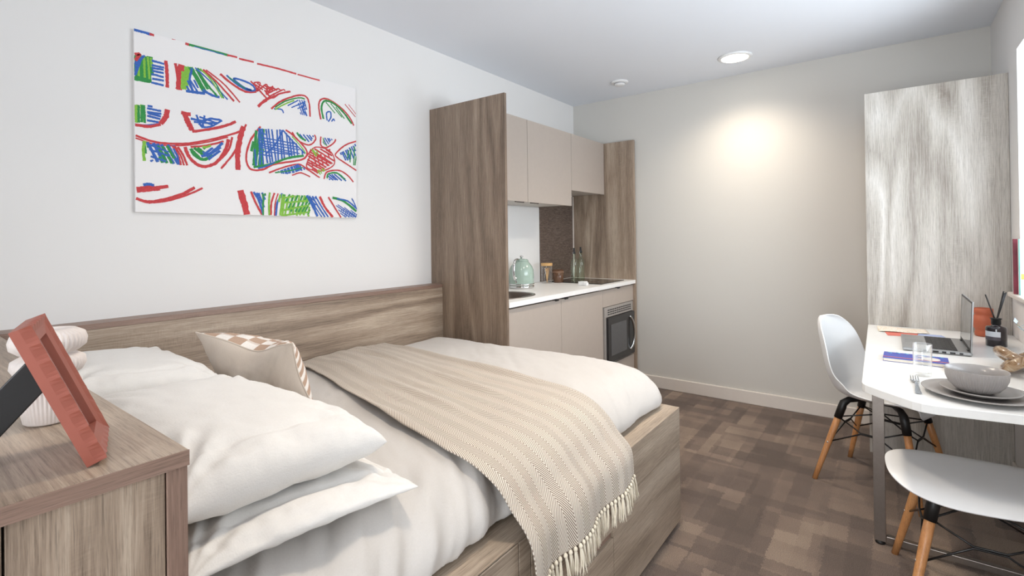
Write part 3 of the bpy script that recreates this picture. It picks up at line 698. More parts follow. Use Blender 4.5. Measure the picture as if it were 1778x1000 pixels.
# ================================================================ BED
HY, HZ = 2.237, .9917       # side headboard
NX = .277                   # cabinet end at the bed head
t = thing('side_headboard', 'long oak ledge panel fixed along the white wall beside the mattress', 'headboard', ((NX+XT)/2, 2.28, 0))
build('front_board', MB().box(NX+.002, XT-.001, HY, HY+.018, 0, HZ-.0205, .001), 'wood_x', t)
build('back_box', MB().box(NX+.002, XT-.001, HY+.0185, YL-.001, .05, HZ-.0205), 'wood_x', t)
build('top_ledge', MB().box(NX+.002, XT-.001, HY-.002, YL-.001, HZ-.02, HZ, .001), 'edge', t)
YB, BZ, BX1 = .748, .513, 2.212
t = thing('bed_base', 'oak storage bed base with drawers in its long side', 'bed', (1.25, 1.4, 0))
b = MB()
b.box(NX+.003, 2.2125, YB+.019, YB+.037, 0, BZ-.001, .001); b.box(BX1-.018, BX1, YB+.038, HY-.002, 0, BZ-.03, .001)
b.box(NX+.003, BX1-.02, YB+.038, HY-.002, .30, .318)
build('frame', b, 'wood_bed', t)
build('top_rim', MB().box(NX+.003, BX1, YB+.001, YB+.11, BZ-.0005, BZ+.001), 'wood_bed', t)
build('end_stile', MB().box(1.06, BX1, YB, YB+.0185, .355, BZ, .001), 'wood_bed', t)
for (a, c_, z0, z1) in ((NX+.004, 1.003, .02, BZ-.004), (1.007, 1.056, .02, BZ-.004),):
    nm = 'drawer' if c_-a > .2 else 'stile'
    build(nm, MB().box(a, c_, YB, YB+.0185, z0, z1, .001), 'wood_bed', t)
d = MB(); d.box(1.060, 1.538, YB, YB+.0185, .02, .262, .001); d.box(1.541, BX1, YB, YB+.0185, .02, .3525, .001); d.box(1.060, 1.538, YB, YB+.0185, .290, .3525, .001)
build('drawer', d, 'wood_bed', t)
build('handle_recess', MB().box(1.06, 1.538, YB+.0105, YB+.0186, .263, .289), 'edge', t)

def fold(x, y, sx, sy, seed, oct_=3):
    return noise.fractal((x*sx+seed, y*sy-seed*1.3, seed*.7), .9, 2.1, oct_)
# duvet: profile across the bed (Y,z), from the headboard to the tucked lower edge
PD = [(2.222, .60), (2.216, .66), (2.15, .688), (1.9, .692), (1.6, .694), (1.3, .697), (1.08, .697), (.96, .686), (.885, .660), (.835, .618), (.808, .570), (.812, .530), (.850, .5155)]
cum = [0]
for i in range(1, len(PD)): cum.append(cum[-1]+math.hypot(PD[i][0]-PD[i-1][0], PD[i][1]-PD[i-1][1]))
def prof(P, cu, s):
    s = min(max(s, 0), cu[-1])
    for i in range(len(cu)-1):
        if s <= cu[i+1]: break
    f = (s-cu[i])/(cu[i+1]-cu[i]); q = [Vector((*P[max(i-1, 0)], 0)), Vector((*P[i], 0)), Vector((*P[i+1], 0)), Vector((*P[min(i+2, len(P)-1)], 0))]
    r = 0.5*((2*q[1])+(q[2]-q[0])*f+(2*q[0]-5*q[1]+4*q[2]-q[3])*f*f+(3*q[1]-q[0]-3*q[2]+q[3])*f**3)
    return r.x, r.y
DX0, DX1 = .285, 2.21
def duvet_pt(x, s, off=0.0):
    y, z = prof(PD, cum, s); y2, z2 = prof(PD, cum, min(s+.01, cum[-1])); y1, z1 = prof(PD, cum, max(s-.01, 0))
    ny, nz = (z2-z1), -(y2-y1); L = math.hypot(ny, nz) or 1; ny, nz = ny/L, nz/L
    if nz < 0 and s < cum[-4]: ny, nz = -ny, -nz
    edge = sstep(1.05, 1.40, s)*(1-sstep(cum[-1]-.05, cum[-1], s))
    a = .006*fold(x, s, 3, 3, 2.0)+edge*(.020*fold(x*1.0+s*.55, s, 7.5, 1.6, 5.0, 3)+.007*fold(x+.4*s, s, 20, 5, 9.0))*(1-.75*sstep(1.3, 1.7, x))
    a += .004*sstep(.2, .5, s)*fold(x+.8*s, s, 12, 5, 3.0)
    # rounded foot end
    e = (x-(DX1-.10))/.10
    if e > 0:
        e = min(e, 1); k = math.sqrt(max(0, 1-e*e)); z = .515+(z-.515)*(.30+.70*k) ; y = y+(0.06*(1-k) if s > 1.0 else 0)
    a += .004*math.sin(x*9)
    return Vector((x, y+ny*(a+off), z+nz*(a+off)))
def duv(u, v):
    x = DX0+(DX1-DX0)*u; return duvet_pt(x, v*cum[-1])
d = MB().grid(duv, 240, 150)
# foot end wall and underside
edge_pts = [duv(1, j/60) for j in range(61)]
d.add([p for p in edge_pts]+[Vector((p.x-.004, p.y, .515)) for p in edge_pts], [[j, j+1, 61+j+1, 61+j] for j in range(60)], 0, True)
tag(build('duvet', d, 'duvet'), 'white linen duvet spread over the bed and tucked at the front', 'duvet')
t = tag(build('mattress', MB().box(NX+.02, 2.16, .88, 2.21, .32, .62, .03), plain('mattress ticking', (226, 224, 220), .9)), 'mattress lying under the white duvet', 'mattress')

# throw
PT = [(2.218, .70), (2.14, .699), (1.9, .700), (1.6, .703), (1.3, .706), (1.08, .706), (.95, .697), (.865, .672), (.81, .630), (.775, .575), (.745, .535), (.732, .505), (.728, .47), (.726, .42)]
cumt = [0]
for i in range(1, len(PT)): cumt.append(cumt[-1]+math.hypot(PT[i][0]-PT[i-1][0], PT[i][1]-PT[i-1][1]))
LT = cumt[-1]
def throw_pt(u, v):
    s = v*LT; fy = s/LT
    yy, zz = prof(PT, cumt, s)
    f = min(max((2.1-yy)/1.15, 0), 1)
    xl = 1.235*(1-f)+.955*f + .045*sstep(1.25, LT, s) + .015*math.sin(s*5)
    xr = 1.76*(1-f)+1.60*f + .03*sstep(1.25, LT, s) + .01*math.sin(s*4+1)
    x = xl+(xr-xl)*u
    ye, ze = prof(PT, cumt, min(s+.01, LT)); ys, zs = prof(PT, cumt, max(s-.01, 0))
    ny, nz = (ze-zs), -(ye-ys); L = math.hypot(ny, nz) or 1; ny, nz = ny/L, nz/L
    if nz < 0 or (abs(nz) < .2 and ny > 0): ny, nz = -ny, -nz
    a = .004+.010*abs(fold(x+.1*s, s, 9, 1.0, 12.0, 2)) + .012*max(0, math.sin((x+.16*s)*32+1.5*math.sin(s*2)))**3*sstep(.0, .3, s)*(1-sstep(.9, 1.2, s))
    hang = sstep(1.12, LT, s)
    a += hang*.022*(0.5+0.5*math.sin(u*15+.8+2.5*(s-1.2)))+hang*.006*fold(x, s, 16, 3, 4)
    # follow the duvet undulation
    a += .004*math.sin(x*9)*(1-hang)+.006*fold(x, s, 3, 3, 2.0)*(1-hang)
    z = zz+nz*a; y = yy+ny*a
    z += -.035*u*0+hang*(.05*u-.02)*sstep(LT-.25, LT, s)
    return Vector((x, y, z))
th = MB().grid(throw_pt, 120, 240, uvfn=lambda u, v: (u*.66, v*LT))
t = thing('throw_blanket', 'beige herringbone throw with knotted fringe draped across the bed', 'throw', (1.35, 1.4, .70))
build('woven_cloth', th, 'throw', t, solid=.004)
# tassels
def tassel(seed):
    r = random.Random(seed); mb = MB()
    mb.lathe([(.001, .002), (.004, .0), (.006, -.004), (.006, -.008), (.0035, -.012)], 0, 0, 10)
    for k in range(8):
        a = r.uniform(0, 2*PI); q = r.uniform(.001, .0045); ln = r.uniform(.058, .078); sx_, sy_ = r.uniform(-.013, .013), r.uniform(-.005, .010)
        pts = [(q*math.cos(a)*.5, q*math.sin(a)*.5, -.010), (q*math.cos(a)+sx_*.2, q*math.sin(a)-.002, -.010-ln*.3), (q*math.cos(a)*1.3+sx_*.5+.003*math.sin(k), q*math.sin(a)*1.2-sy_*.3, -.010-ln*.65), (q*math.cos(a)*1.5+sx_, q*math.sin(a)*1.3-sy_*.5, -.010-ln)]
        mb.tube([cat(pts, i/6) for i in range(7)], [.0023, .0024, .0023, .0022, .002, .0017, .0009], 6)
    return mb
protos = []
NTS = 34
for i in range(NTS):
    p = throw_pt((i+.5)/NTS, 1.0)+Vector((0, -.003, -.001))
    if i < 5:
        o = build('tassel', tassel(i), 'fringe', t, origin=(0, 0, 0)); protos.append(o)
    else:
        o = protos[i % 5].copy(); C.objects.link(o); o.parent = t
    o.location = p-t.location; o.rotation_euler = (random.uniform(-.10, .02), random.uniform(-.12, .16), random.uniform(-.5, .5))

# pillows
def pillow_mesh(Wx, Ly, T, seed, flat=.45, wr=1.0, corner=.065, n=110, seam=True):
    def side(sgn):
        def fn(u, v):
            s, q = 2*u-1, 2*v-1
            # bunch samples toward the rim
            s = math.sin(s*PI/2); q = math.sin(q*PI/2)
            bx = 1-corner*(1-abs(q)**2.2)*1.0; by = 1-corner*.8*(1-abs(s)**2.2)
            x = s*Wx/2*bx; y = q*Ly/2*by
            e = max(0, (1-abs(s)**4.2)*(1-abs(q)**4.2)); h = e**.42
            z = sgn*T*(1-flat if sgn > 0 else flat)*h
            rimf = (1-h)*h*4
            wv = .006*wr*rimf*fold(x*1.0, y*1.0, 22, 22, seed, 2) + .005*wr*h*fold(x, y, 7, 4, seed+3, 3)
            # radial puckers from the corners
            for cx_, cy_ in ((1, 1), (1, -1), (-1, 1), (-1, -1)):
                dx, dy = cx_-s, cy_-q; dd = math.hypot(dx, dy); an = math.atan2(dy*cy_, dx*cx_)
                wv += .006*wr*math.sin(an*15+seed)*math.exp(-((dd-.42)/.26)**2)*h
            z += wv*(1 if sgn > 0 else -.6)
            if seam and sgn > 0: z += -.007*math.exp(-((q+.78)/.02)**2)*h**.5
            return Vector((x, y, z))
        return fn
    mb = MB(); mb.grid(side(1), n, n); mb.grid(side(-1), n, n)
    return mb
def place(mb, M4):
    mb.v = [M4 @ p for p in mb.v]; return mb
def weld(o, d=.0006):
    bm = bmesh.new(); bm.from_mesh(o.data); bmesh.ops.remove_doubles(bm, verts=bm.verts, dist=d); bmesh.ops.recalc_face_normals(bm, faces=bm.faces); bm.to_mesh(o.data); bm.free()
def mat4(loc, rx=0, ry=0, rz=0):
    return Matrix.Translation(loc) @ Matrix.Rotation(math.radians(rz), 4, 'Z') @ Matrix.Rotation(math.radians(ry), 4, 'Y') @ Matrix.Rotation(math.radians(rx), 4, 'X')
PIL = [
 ('white pillow at the bottom of the front stack on the open side', (.560, 1.225, .734), (1, 3, -3), .46, .72, .064, 11),
 ('plump white pillow on top of the front stack nearest the camera', (.515, 1.275, .824), (1, 3, 2), .44, .70, .150, 12),
 ('white pillow at the bottom of the rear stack by the headboard wall', (.535, 1.93, .734), (0, 3, 2), .46, .56, .064, 13),
 ('plump white pillow on top of the rear stack behind the vase', (.505, 1.925, .832), (0, 5, -2), .42, .56, .165, 14)]
for lab, loc, rot, wx, ly, T, sd in PIL:
    o = build('pillow', place(pillow_mesh(wx, ly, T, sd), mat4(loc, *rot)), 'sheet', origin=loc)
    weld(o); tag(o, lab, 'pillow', 'white pillows on the bed')
# cushion
def cushion():
    n = 64; S_ = .30; T = .17
    P0, P1 = Vector((.700, 1.865, .970)), Vector((.852, 1.530, .945))   # upper corners
    wdir = (P1-P0).normalized()
    lean = Vector((-.55*wdir.y*-1, 0, 0))
    nrm = Vector((0, 0, 1)).cross(wdir).normalized()     # horizontal normal
    if nrm.x > 0: nrm = -nrm                             # towards the camera side
    down = (Vector((0, 0, -1))-nrm*.55).normalized(); down = (down-wdir*down.dot(wdir)).normalized()
    nn = wdir.cross(down).normalized()
    if nn.dot(nrm) < 0: nn = -nn
    L_ = (P1-P0).length; cen = (P0+P1)/2+down*S_/2
    def fn(sg):
        def f(u, v):
            s = math.sin((2*u-1)*PI/2); q = math.sin((2*v-1)*PI/2)
            bx = 1-.10*(1-abs(q)**1.6); by = 1-.17*(1-abs(s)**1.5)
            h = max(0, (1-abs(s)**2.2)*(1-abs(q)**2.2))**.6
            off = sg*T/2*h*(.75 if sg > 0 else 1.5)+.011*h*fold(s*1.6+q*.4, q, 3, 1.2, 8.0)
            # karate-chop dent in the middle of the top edge
            dent = .030*math.exp(-((s-.2)/.40)**2)*(1-sstep(-1, .2, q))*(1 if sg > 0 else (.35+.65*abs(q)))
            return cen+wdir*(s*L_/2*bx)+down*(q*S_/2*by+dent)+nn*off
        return f
    t = thing('cushion', 'beige scatter cushion with brown and white checked front standing between the pillows', 'cushion', cen+down*.2)
    build('back_cover', MB().grid(fn(1), n, n), 'oat', t)
    build('checked_front', MB().grid(fn(-1), n, n, uvfn=lambda u, v: (math.sin((2*u-1)*PI/2)*.215+.5, math.sin((2*v-1)*PI/2)*.215+.5)), 'check', t)
    rimp = [fn(1)(i/40, 0) for i in range(41)]+[fn(1)(1, i/40) for i in range(1, 41)]+[fn(1)(1-i/40, 1) for i in range(1, 41)]+[fn(1)(0, 1-i/40) for i in range(1, 40)]
    build('seam', MB().tube(rimp, .0028, 8, closed=True), 'oat', t)
cushion()

# ================================================================ CABINET AT BED HEAD
NY = .770
t = thing('bedside_cabinet', 'oak cabinet with thick top standing at the head of the bed', 'cabinet', (0, 1.5, 0))
build('top', MB().box(XK+.02, NX, NY-.003, YL-.001, HZ-.022, HZ, .001), 'wood_y', t)
build('top_edge', MB().box(XK+.02, NX+.0008, NY-.0045, NY-.0032, HZ-.0215, HZ-.0006), 'edge', t)
build('side_stile', MB().box(NX-.0245, NX, NY, NY+.016, 0, HZ-.0225, .001), 'edge_z', t)
build('side_board', MB().box(NX-.018, NX-.0005, NY+.0165, YL-.001, 0, HZ-.0225, .001), 'wood_z', t)
build('door', MB().box(.100, NX-.026, NY+.003, NY+.019, .02, HZ-.0235, .0008), 'wood_z2', t)
build('door', MB().box(-.62, .0975, NY+.003, NY+.019, .02, HZ-.0235, .0008), 'wood_z2', t)
build('cabinet_body', MB().box(XK+.02, NX-.0185, NY+.0205, YL-.001, 0, HZ-.023), 'darkgap', t)

# picture frame
FT = .021; LEAN = math.radians(21.5); E3 = Vector((.1965, .801, HZ+.001+FT*math.sin(LEAN))); FWd = .131
wv = Vector((math.cos(math.radians(74.7)), math.sin(math.radians(74.7)), 0))
back = Vector((0, 0, 1)).cross(wv).normalized()
if back.x > 0: back = -back
hv = (Vector((0, 0, 1))*math.cos(LEAN)+back*math.sin(LEAN)).normalized(); nv = wv.cross(hv).normalized()
if nv.dot(back) > 0: nv = -nv      # nv = facing direction of the picture
t = thing('picture_frame', 'terracotta scalloped photo frame leaning on its stand on the cabinet', 'picture frame', E3)
FH, BW = .190, .024
def fp(a, b, c): return E3+wv*a+hv*b-nv*c       # c = depth behind the front
fr = MB()
def scal(a, n): return .0022*abs(math.sin(a*n*PI))
# bevelled ring: outer back, outer front, inner front, inner back, following the four sides with scallops
def ringloop(kind):
    pts = []
    K = 40
    for side in range(4):
        for i in range(K):
            f = i/K
            if side == 0: a, b = f, 0
            elif side == 1: a, b = 1, f
            elif side == 2: a, b = 1-f, 1
            else: a, b = 0, 1-f
            nsc = 6 if side % 2 == 0 else 8
            q = scal(f, nsc)
            if kind == 'ob': pts.append(fp(a*FWd, b*FH, FT))
            elif kind in ('of', 'om'):
                g = q*1.3 if kind == 'of' else 0
                ox = g*(1 if side == 3 else (-1 if side == 1 else 0)); oy = g*(1 if side == 0 else (-1 if side == 2 else 0))
                pts.append(fp(a*FWd+ox, b*FH+oy, .0 if kind == 'of' else FT*.55))
            elif kind == 'if': pts.append(fp(BW*.45+a*(FWd-BW*.9), BW*.45+b*(FH-BW*.9), .0035))
            elif kind == 'ii': pts.append(fp(BW+a*(FWd-2*BW), BW+b*(FH-2*BW), .006))
            else: pts.append(fp(BW+a*(FWd-2*BW), BW+b*(FH-2*BW), .017))
    return pts
loops = [ringloop(k) for k in ('ob', 'om', 'of', 'if', 'ii', 'ib')]; n_ = len(loops[0])
vs = [p for L in loops for p in L]; fs = []
for k in range(5):
    for i in range(n_): j = (i+1) % n_; fs.append([k*n_+i, k*n_+j, (k+1)*n_+j, (k+1)*n_+i])
fs.append(list(range(n_)))
fr.add(vs, fs)
build('frame', fr, 'terracotta', t)
build('picture', MB().obox(fp(FWd/2, FH/2, .0155), wv, hv, nv, FWd/2-BW+.002, FH/2-BW+.002, .0008), plain('pale photo print', (206, 198, 196), .5, var=.3, scale=40), t)
build('glass_pane', MB().obox(fp(FWd/2, FH/2, .011), wv, hv, nv, FWd/2-BW+.001, FH/2-BW+.001, .0008), 'glass', t)
st0 = fp(FWd*.45, FH*.66, FT+.004); g0 = Vector((st0.x, st0.y, HZ+.012))+back*.085
ax = (g0-st0); ln = ax.length; ax.normalize(); sn = wv.cross(ax).normalized()
build('easel_stand', MB().obox((st0+g0)/2, wv, ax, sn, .003, ln/2+.004, .019, .0015), 'black', t)

# vase
vx, vy, vz = .190, 1.072, HZ+.001
t = thing('ribbed_vase', 'white ribbed ceramic vase of stacked rounded tiers behind the photo frame', 'vase', (vx, vy, vz))
pr = [(.0001, 0), (.028, 0), (.031, .003), (.035, .030), (.038, .055), (.040, .066), (.036, .074), (.030, .078)]
pr += [(.030, .080), (.040, .086), (.0455, .098), (.044, .110), (.034, .117), (.028, .119)]
pr += [(.036, .122), (.0455, .131), (.047, .143), (.044, .154), (.034, .161), (.022, .162), (.019, .158), (.020, .12), (.0001, .11)]
pr = [(r, z_*.90) for r, z_ in pr]
def rib(r, z, a):
    return r*(1+.022*math.cos(a*44)) if .005 < z-vz < .142 and r > .026 else r
build('vase_body', MB().lathe([(r, vz+z) for r, z in pr], vx, vy, 264, rfun=rib), 'ceramic', t)

# ================================================================ WARDROBE
WXA, WYA, WZA = 3.5764, .0977, 2.0907
t = thing('wardrobe', 'tall narrow oak wardrobe in the corner between grey wall and window', 'wardrobe', (3.83, -.2, 0))
build('side_board', MB().box(WXA, WXA+.019, YR+.001, WYA, 0, WZA, .0012), 'wood_w_sheen', t)
build('wardrobe_body', MB().box(WXA+.020, XF-.001, YR+.001, WYA-.022, 0, WZA-.001), 'carcass', t)
for a, b, h in ((WXA+.021, 3.829, 3.80), (3.832, XF-.002, 3.86)):
    d = build('door', MB().box(a, b, WYA-.021, WYA-.003, .06, WZA-.003, .001), 'wood_z2', t)

# ================================================================ DESK
DZ = .744
def arcpts(c, r, a0, a1, n=8): return [(c[0]+r*math.cos(math.radians(a0+(a1-a0)*i/n)), c[1]+r*math.sin(math.radians(a0+(a1-a0)*i/n))) for i in range(n+1)]
poly = [(WXA-.001, .0965), (WXA-.001, YR+.001), (2.045, YR+.001), (2.040, -.40), (2.030, -.30), (2.012, -.20), (2.002, -.14), (1.998, -.105), (2.002, -.078), (2.014, -.055)]
poly += [(2.038, -.029), (2.091, .024), (2.130, .060), (2.142, .070), (2.158, .077), (2.18, .080)]
t = thing('desk', 'long white desk with a cut corner fixed along the window wall', 'desk', (2.75, -.2, 0))
build('desktop', MB().prism(poly[::-1], DZ-.028, DZ, .002), 'desk', t)
l = MB(); lx = 2.55
for y0_, y1_ in ((.020, .060), (YR+.03, YR+.07)): l.box(lx-.012, lx+.012, y0_, y1_, .012, DZ-.0285, .0015)
l.box(lx-.012, lx+.012, YR+.071, .019, .012, .037, .0015); l.box(lx-.012, lx+.012, YR+.071, .019, DZ-.054, DZ-.0285, .0015)
lg = build('leg_frame', l, 'steel', t)
for y_ in (.040, YR+.05): build('foot_pad', MB().lathe([(.016, 0), (.018, .003), (.016, .012)], lx, y_, 20), 'black', lg)

# ================================================================ CHAIRS
def shell_fn(width_k=1.0, back=True):
    # side profile (forward, z) and half width along it
    P = [(.236, .424, .110), (.231, .436, .168), (.212, .446, .200), (.14, .448, .222), (.05, .440, .232), (-.05, .436, .234), (-.12, .443, .232), (-.168, .470, .228), (-.192, .515, .225), (-.210, .575, .222), (-.228, .650, .212), (-.247, .730, .190), (-.258, .780, .160), (-.265, .812, .115), (-.268, .826, .060)]
    return P
def chair(name, label, cen, yaw, backrest=True, group=None):
    """yaw = direction the sitter faces"""
    fx, fy = math.cos(yaw), math.sin(yaw)
    def Wp(x, y, z): return Vector((cen[0]+fx*y+fy*x, cen[1]+fy*y-fx*x, z))   # x right, y forward
    t = thing(name, label, 'chair' if backrest else 'stool', (cen[0], cen[1], 0), group)
    P = shell_fn(); n = len(P)-1
    def fn(u, v):
        k = u*n; i = min(int(k), n-1); f = k-i
        q = [Vector(P[max(i-1, 0)]), Vector(P[i]), Vector(P[i+1]), Vector(P[min(i+2, n)])]
        r = 0.5*((2*q[1])+(q[2]-q[0])*f+(2*q[0]-5*q[1]+4*q[2]-q[3])*f*f+(3*q[1]-q[0]-3*q[2]+q[3])*f**3)
        s = 2*v-1; s = math.sin(s*PI/2*.96)/math.sin(PI/2*.96); a = abs(s)
        y, z, w_ = r.x, r.y, r.z
        bk = sstep(.30, .55, u)                 # 0 on the seat, 1 on the back
        lip = 1-sstep(0, .18, u)
        side = a**3.2
        z2 = z+(1-bk)*side*(.030-.050*lip) + .0
        y2 = y+bk*side*(.075*(1-.55*sstep(.72, 1, u)))+(1-bk)*0-lip*a**3*.030
        mid = math.exp(-((u-.47)/.13)**2)
        z2 += mid*side*.055; y2 += mid*side*.02
        return Wp(s*w_, y2, z2)
    if backrest:
        build('seat_shell', MB().grid(fn, 60, 36), 'chair_white', t, solid=.006, sub=1)
    drop = 0
    K = .225
    tops = {}
    for sx_ in (-1, 1):
        for sy_ in (-1, 1):
            top = Wp(sx_*.125, sy_*.125+.01, .415); bot = Wp(sx_*.215, sy_*.225, 0)
            d = (bot-top).normalized(); tops[(sx_, sy_)] = (top, bot, d)
            hp = [top.lerp(bot, k) for k in (.14, .4, .8, 1.0)]
            lgp = build('leg', MB().tube(hp, [.0155, .0155, .0125, .0115], 18), 'beech', t)
            el = Wp(sx_*.075, sy_*.075+.01, .425)
            build('socket', MB().tube([el, el.lerp(top, .7)+Vector((0, 0, .004)), top+d*.012, top+d*.03, top+d*.095], [.011, .015, .0185, .019, .0185], 16), 'black', lgp)
            sc_ = top.lerp(bot, .52); side_ = Wp(sx_, 0, 0)-Wp(0, 0, 0); side_.normalize()
            build('screw_cap', MB().tube([sc_+side_*.012, sc_+side_*.0155], .0045, 12), 'chrome', lgp)
    wr = MB(); wr_r = .0036
    for sx_ in (-1, 1):            # crossed wires between the legs on each side, and front/back
        for A_, B_ in (((sx_, -1), (sx_, 1)), ((-1, sx_), (1, sx_))):
            ta, ba, da = tops[A_]; tb, bb, db = tops[B_]
            pa, pb = ta.lerp(ba, .20), tb.lerp(bb, .20); qa, qb = ta.lerp(ba, .52), tb.lerp(bb, .52)
            mid_hi = (pa+pb)/2; mid_lo = (qa+qb)/2; nod = (mid_hi+mid_lo)/2
            e1 = nod.lerp(pa, .28)+Vector((0, 0, -.01)); e2 = nod.lerp(pb, .28)+Vector((0, 0, -.01))
            wr.tube([pa, e1+Vector((0, 0, .006)), e2+Vector((0, 0, .006)), pb], wr_r, 8); wr.tube([qa, e1, e2, qb], wr_r, 8)
    for A_, B_ in (((-1, -1), (1, 1)), ((-1, 1), (1, -1))):
        wr.tube([tops[A_][0].lerp(tops[A_][1], .2), (tops[A_][0]+tops[B_][0])/2+Vector((0, 0, -.06)), tops[B_][0].lerp(tops[B_][1], .2)], wr_r, 8)
    wr.tube([Wp(-.075, -.065, .425), Wp(.075, -.065, .425), Wp(.075, .085, .425), Wp(-.075, .085, .425)], .005, 8, closed=True)
    build('wire_brace', wr, 'wire', t)
    return t, Wp
chair('moulded_chair', 'white moulded chair with wooden legs at the far side of the desk', (3.160, .040), math.atan2(-.951, -.309))
# backless seat at the near end of the desk
t, Wp = chair('moulded_stool', 'white backless moulded seat with wooden legs tucked below the near end of the desk', (2.285, -.235), 0.06, backrest=False)
def stool_seat(u, v):
    s = math.sin((2*u-1)*PI/2); q = math.sin((2*v-1)*PI/2)          # s across (left-right), q forward
    m_ = max(abs(s), abs(q), 1e-6); N_ = 2.9
    k = 1/((abs(s)/m_)**N_+(abs(q)/m_)**N_)**(1/N_) if m_ > 1e-4 else 1
    s2, q2 = s*k, q*k; rr = m_
    x = s2*.252; y = q2*.196
    z = .452-.010*(1-s2*s2)-.012*rr**8-.034*max(0, -q2)**2.2*rr**2*(1-.55*sstep(-.9, .9, s2)) + .006*max(0, q2)**2
    return Wp(x, y, z)
build('seat_shell', MB().grid(stool_seat, 48, 40), 'chair_white', t, solid=.007, sub=1)

# ================================================================ THINGS ON THE DESK
z = DZ+.0004
# plates and bowl
px_, py_ = 2.188, -.226
def ribs(n, a_): return lambda r, zz, a: r*(1+a_*math.cos(a*n))
tag(build('dinner_plate', MB().lathe([(.0001, z), (.085, z), (.092, z+.003), (.138, z+.014), (.142, z+.017), (.139, z+.018), (.094, z+.008), (.086, z+.006), (.0001, z+.006)], px_, py_, 72), 'grey_ceramic', origin=(px_, py_, z)), 'large grey stoneware dinner plate lying on the white desk', 'plate', 'stacked grey tableware')
z2 = z+.0195
tag(build('side_plate', MB().lathe([(.0001, z+.0065), (.060, z+.0065), (.066, z+.010), (.098, z+.022), (.101, z+.025), (.098, z+.026), (.066, z+.015), (.0001, z+.013)], px_+.004, py_-.006, 64), 'grey_ceramic', origin=(px_, py_, z+.0065)), 'smaller grey stoneware plate stacked below the ribbed bowl', 'plate', 'stacked grey tableware')
zb = z+.0135
t = thing('bowl', 'grey ribbed stoneware bowl standing on two plates', 'bowl', (px_+.002, py_+.002, zb), 'stacked grey tableware')
pr = [(.0001, 0), (.034, 0), (.038, .001), (.054, .010), (.068, .027), (.0755, .046), (.0795, .070), (.0795, .0725), (.0765, .0725), (.072, .047), (.064, .029), (.050, .014), (.03, .006), (.0001, .005)]
cnt_ = {'k': 0}
def bowlrib(r, zz, a):
    return r*(1+.020*math.cos(a*64)) if zb+.004 < zz < zb+.064 and outer_flag[0] else r
outer_flag = [True]
o_ = MB().lathe([(r, zb+h) for r, h in pr[:8]], px_+.002, py_+.002, 384, rfun=bowlrib, close=False)
outer_flag[0] = False
o_.lathe([(r, zb+h) for r, h in pr[7:]], px_+.002, py_+.002, 384, close=False)
build('bowl_body', o_, 'grey_ceramic', t)
# fork
def fork(cx_, cy_, ang, label):
    ca, sa = math.cos(ang), math.sin(ang)
    def Q(a, b, c): return Vector((cx_+ca*a-sa*b, cy_+sa*a+ca*b, z+c))
    mb = MB()
    L = [(-.105, .0085, .0035), (-.08, .008, .003), (-.03, .0045, .006), (.02, .0032, .010), (.04, .004, .009), (.052, .010, .006), (.066, .013, .004)]
    vs = []
    for a, w_, h in L:
        for b, dz in ((-w_, 0), (w_, 0), (w_, -.0022), (-w_, -.0022)): vs.append(Q(a, b, h+dz+.0005))
    fs = [[0, 3, 2, 1]]
    for i in range(len(L)-1):
        for k in range(4): l_ = (k+1) % 4; fs.append([i*4+k, i*4+l_, (i+1)*4+l_, (i+1)*4+k])
    fs.append([len(L)*4-4+k for k in range(4)]); mb.add(vs, fs)
    for b in (-.0105, -.0035, .0035, .0105): mb.tube([Q(.062, b, .004), Q(.085, b, .0055), (Q(.112, b*.95, .0105))], [.0017, .0016, .001], 8)
    return tag(build('fork', mb, plain('fork steel', (140, 142, 146), .22, metal=.9)), label, 'fork')
fork(2.215, -.073, .02, 'small steel fork lying beside the grey plates')
# drinking glass
gx, gy = 2.392, -.098
tag(build('drinking_glass', MB().lathe([(.0001, z), (.024, z), (.0275, z+.003), (.029, z+.118), (.0278, z+.119), (.0262, z+.012), (.0001, z+.010)], gx, gy, 48), 'glass', origin=(gx, gy, z)), 'empty clear drinking glass standing on the desk in front of the notebooks', 'glass')
# notebooks
def notebook(c, w_, l_, th_, ang, cover, label, marks=None):
    t = thing('notebook', label, 'notebook', (c[0], c[1], c[2]), 'notebooks on the desk')
    ca, sa = math.cos(ang), math.sin(ang); X = Vector((ca, sa, 0)); Y = Vector((-sa, ca, 0)); Z = Vector((0, 0, 1)); cc = Vector(c)
    build('pages', MB().obox(cc+Z*(th_/2), X, Y, Z, w_/2-.002, l_/2-.002, th_/2-.0012), 'paper', t)
    k = build('cover', MB().obox(cc+Z*(th_-.0006), X, Y, Z, w_/2, l_/2, .0006), cover, t)
    build('back_cover', MB().obox(cc+Z*.0006, X, Y, Z, w_/2, l_/2, .0006), cover, t)
    if marks: marks(k, cc, X, Y, Z, th_)
BLUE = plain('blue notebook cover', (72, 82, 160), .6, var=.03); OR = plain('orange elastic band', (226, 128, 84), .6); PALE = plain('pale drawn figure', (214, 206, 196), .7); TEAL = plain('teal brush marks', (104, 170, 204), .7)
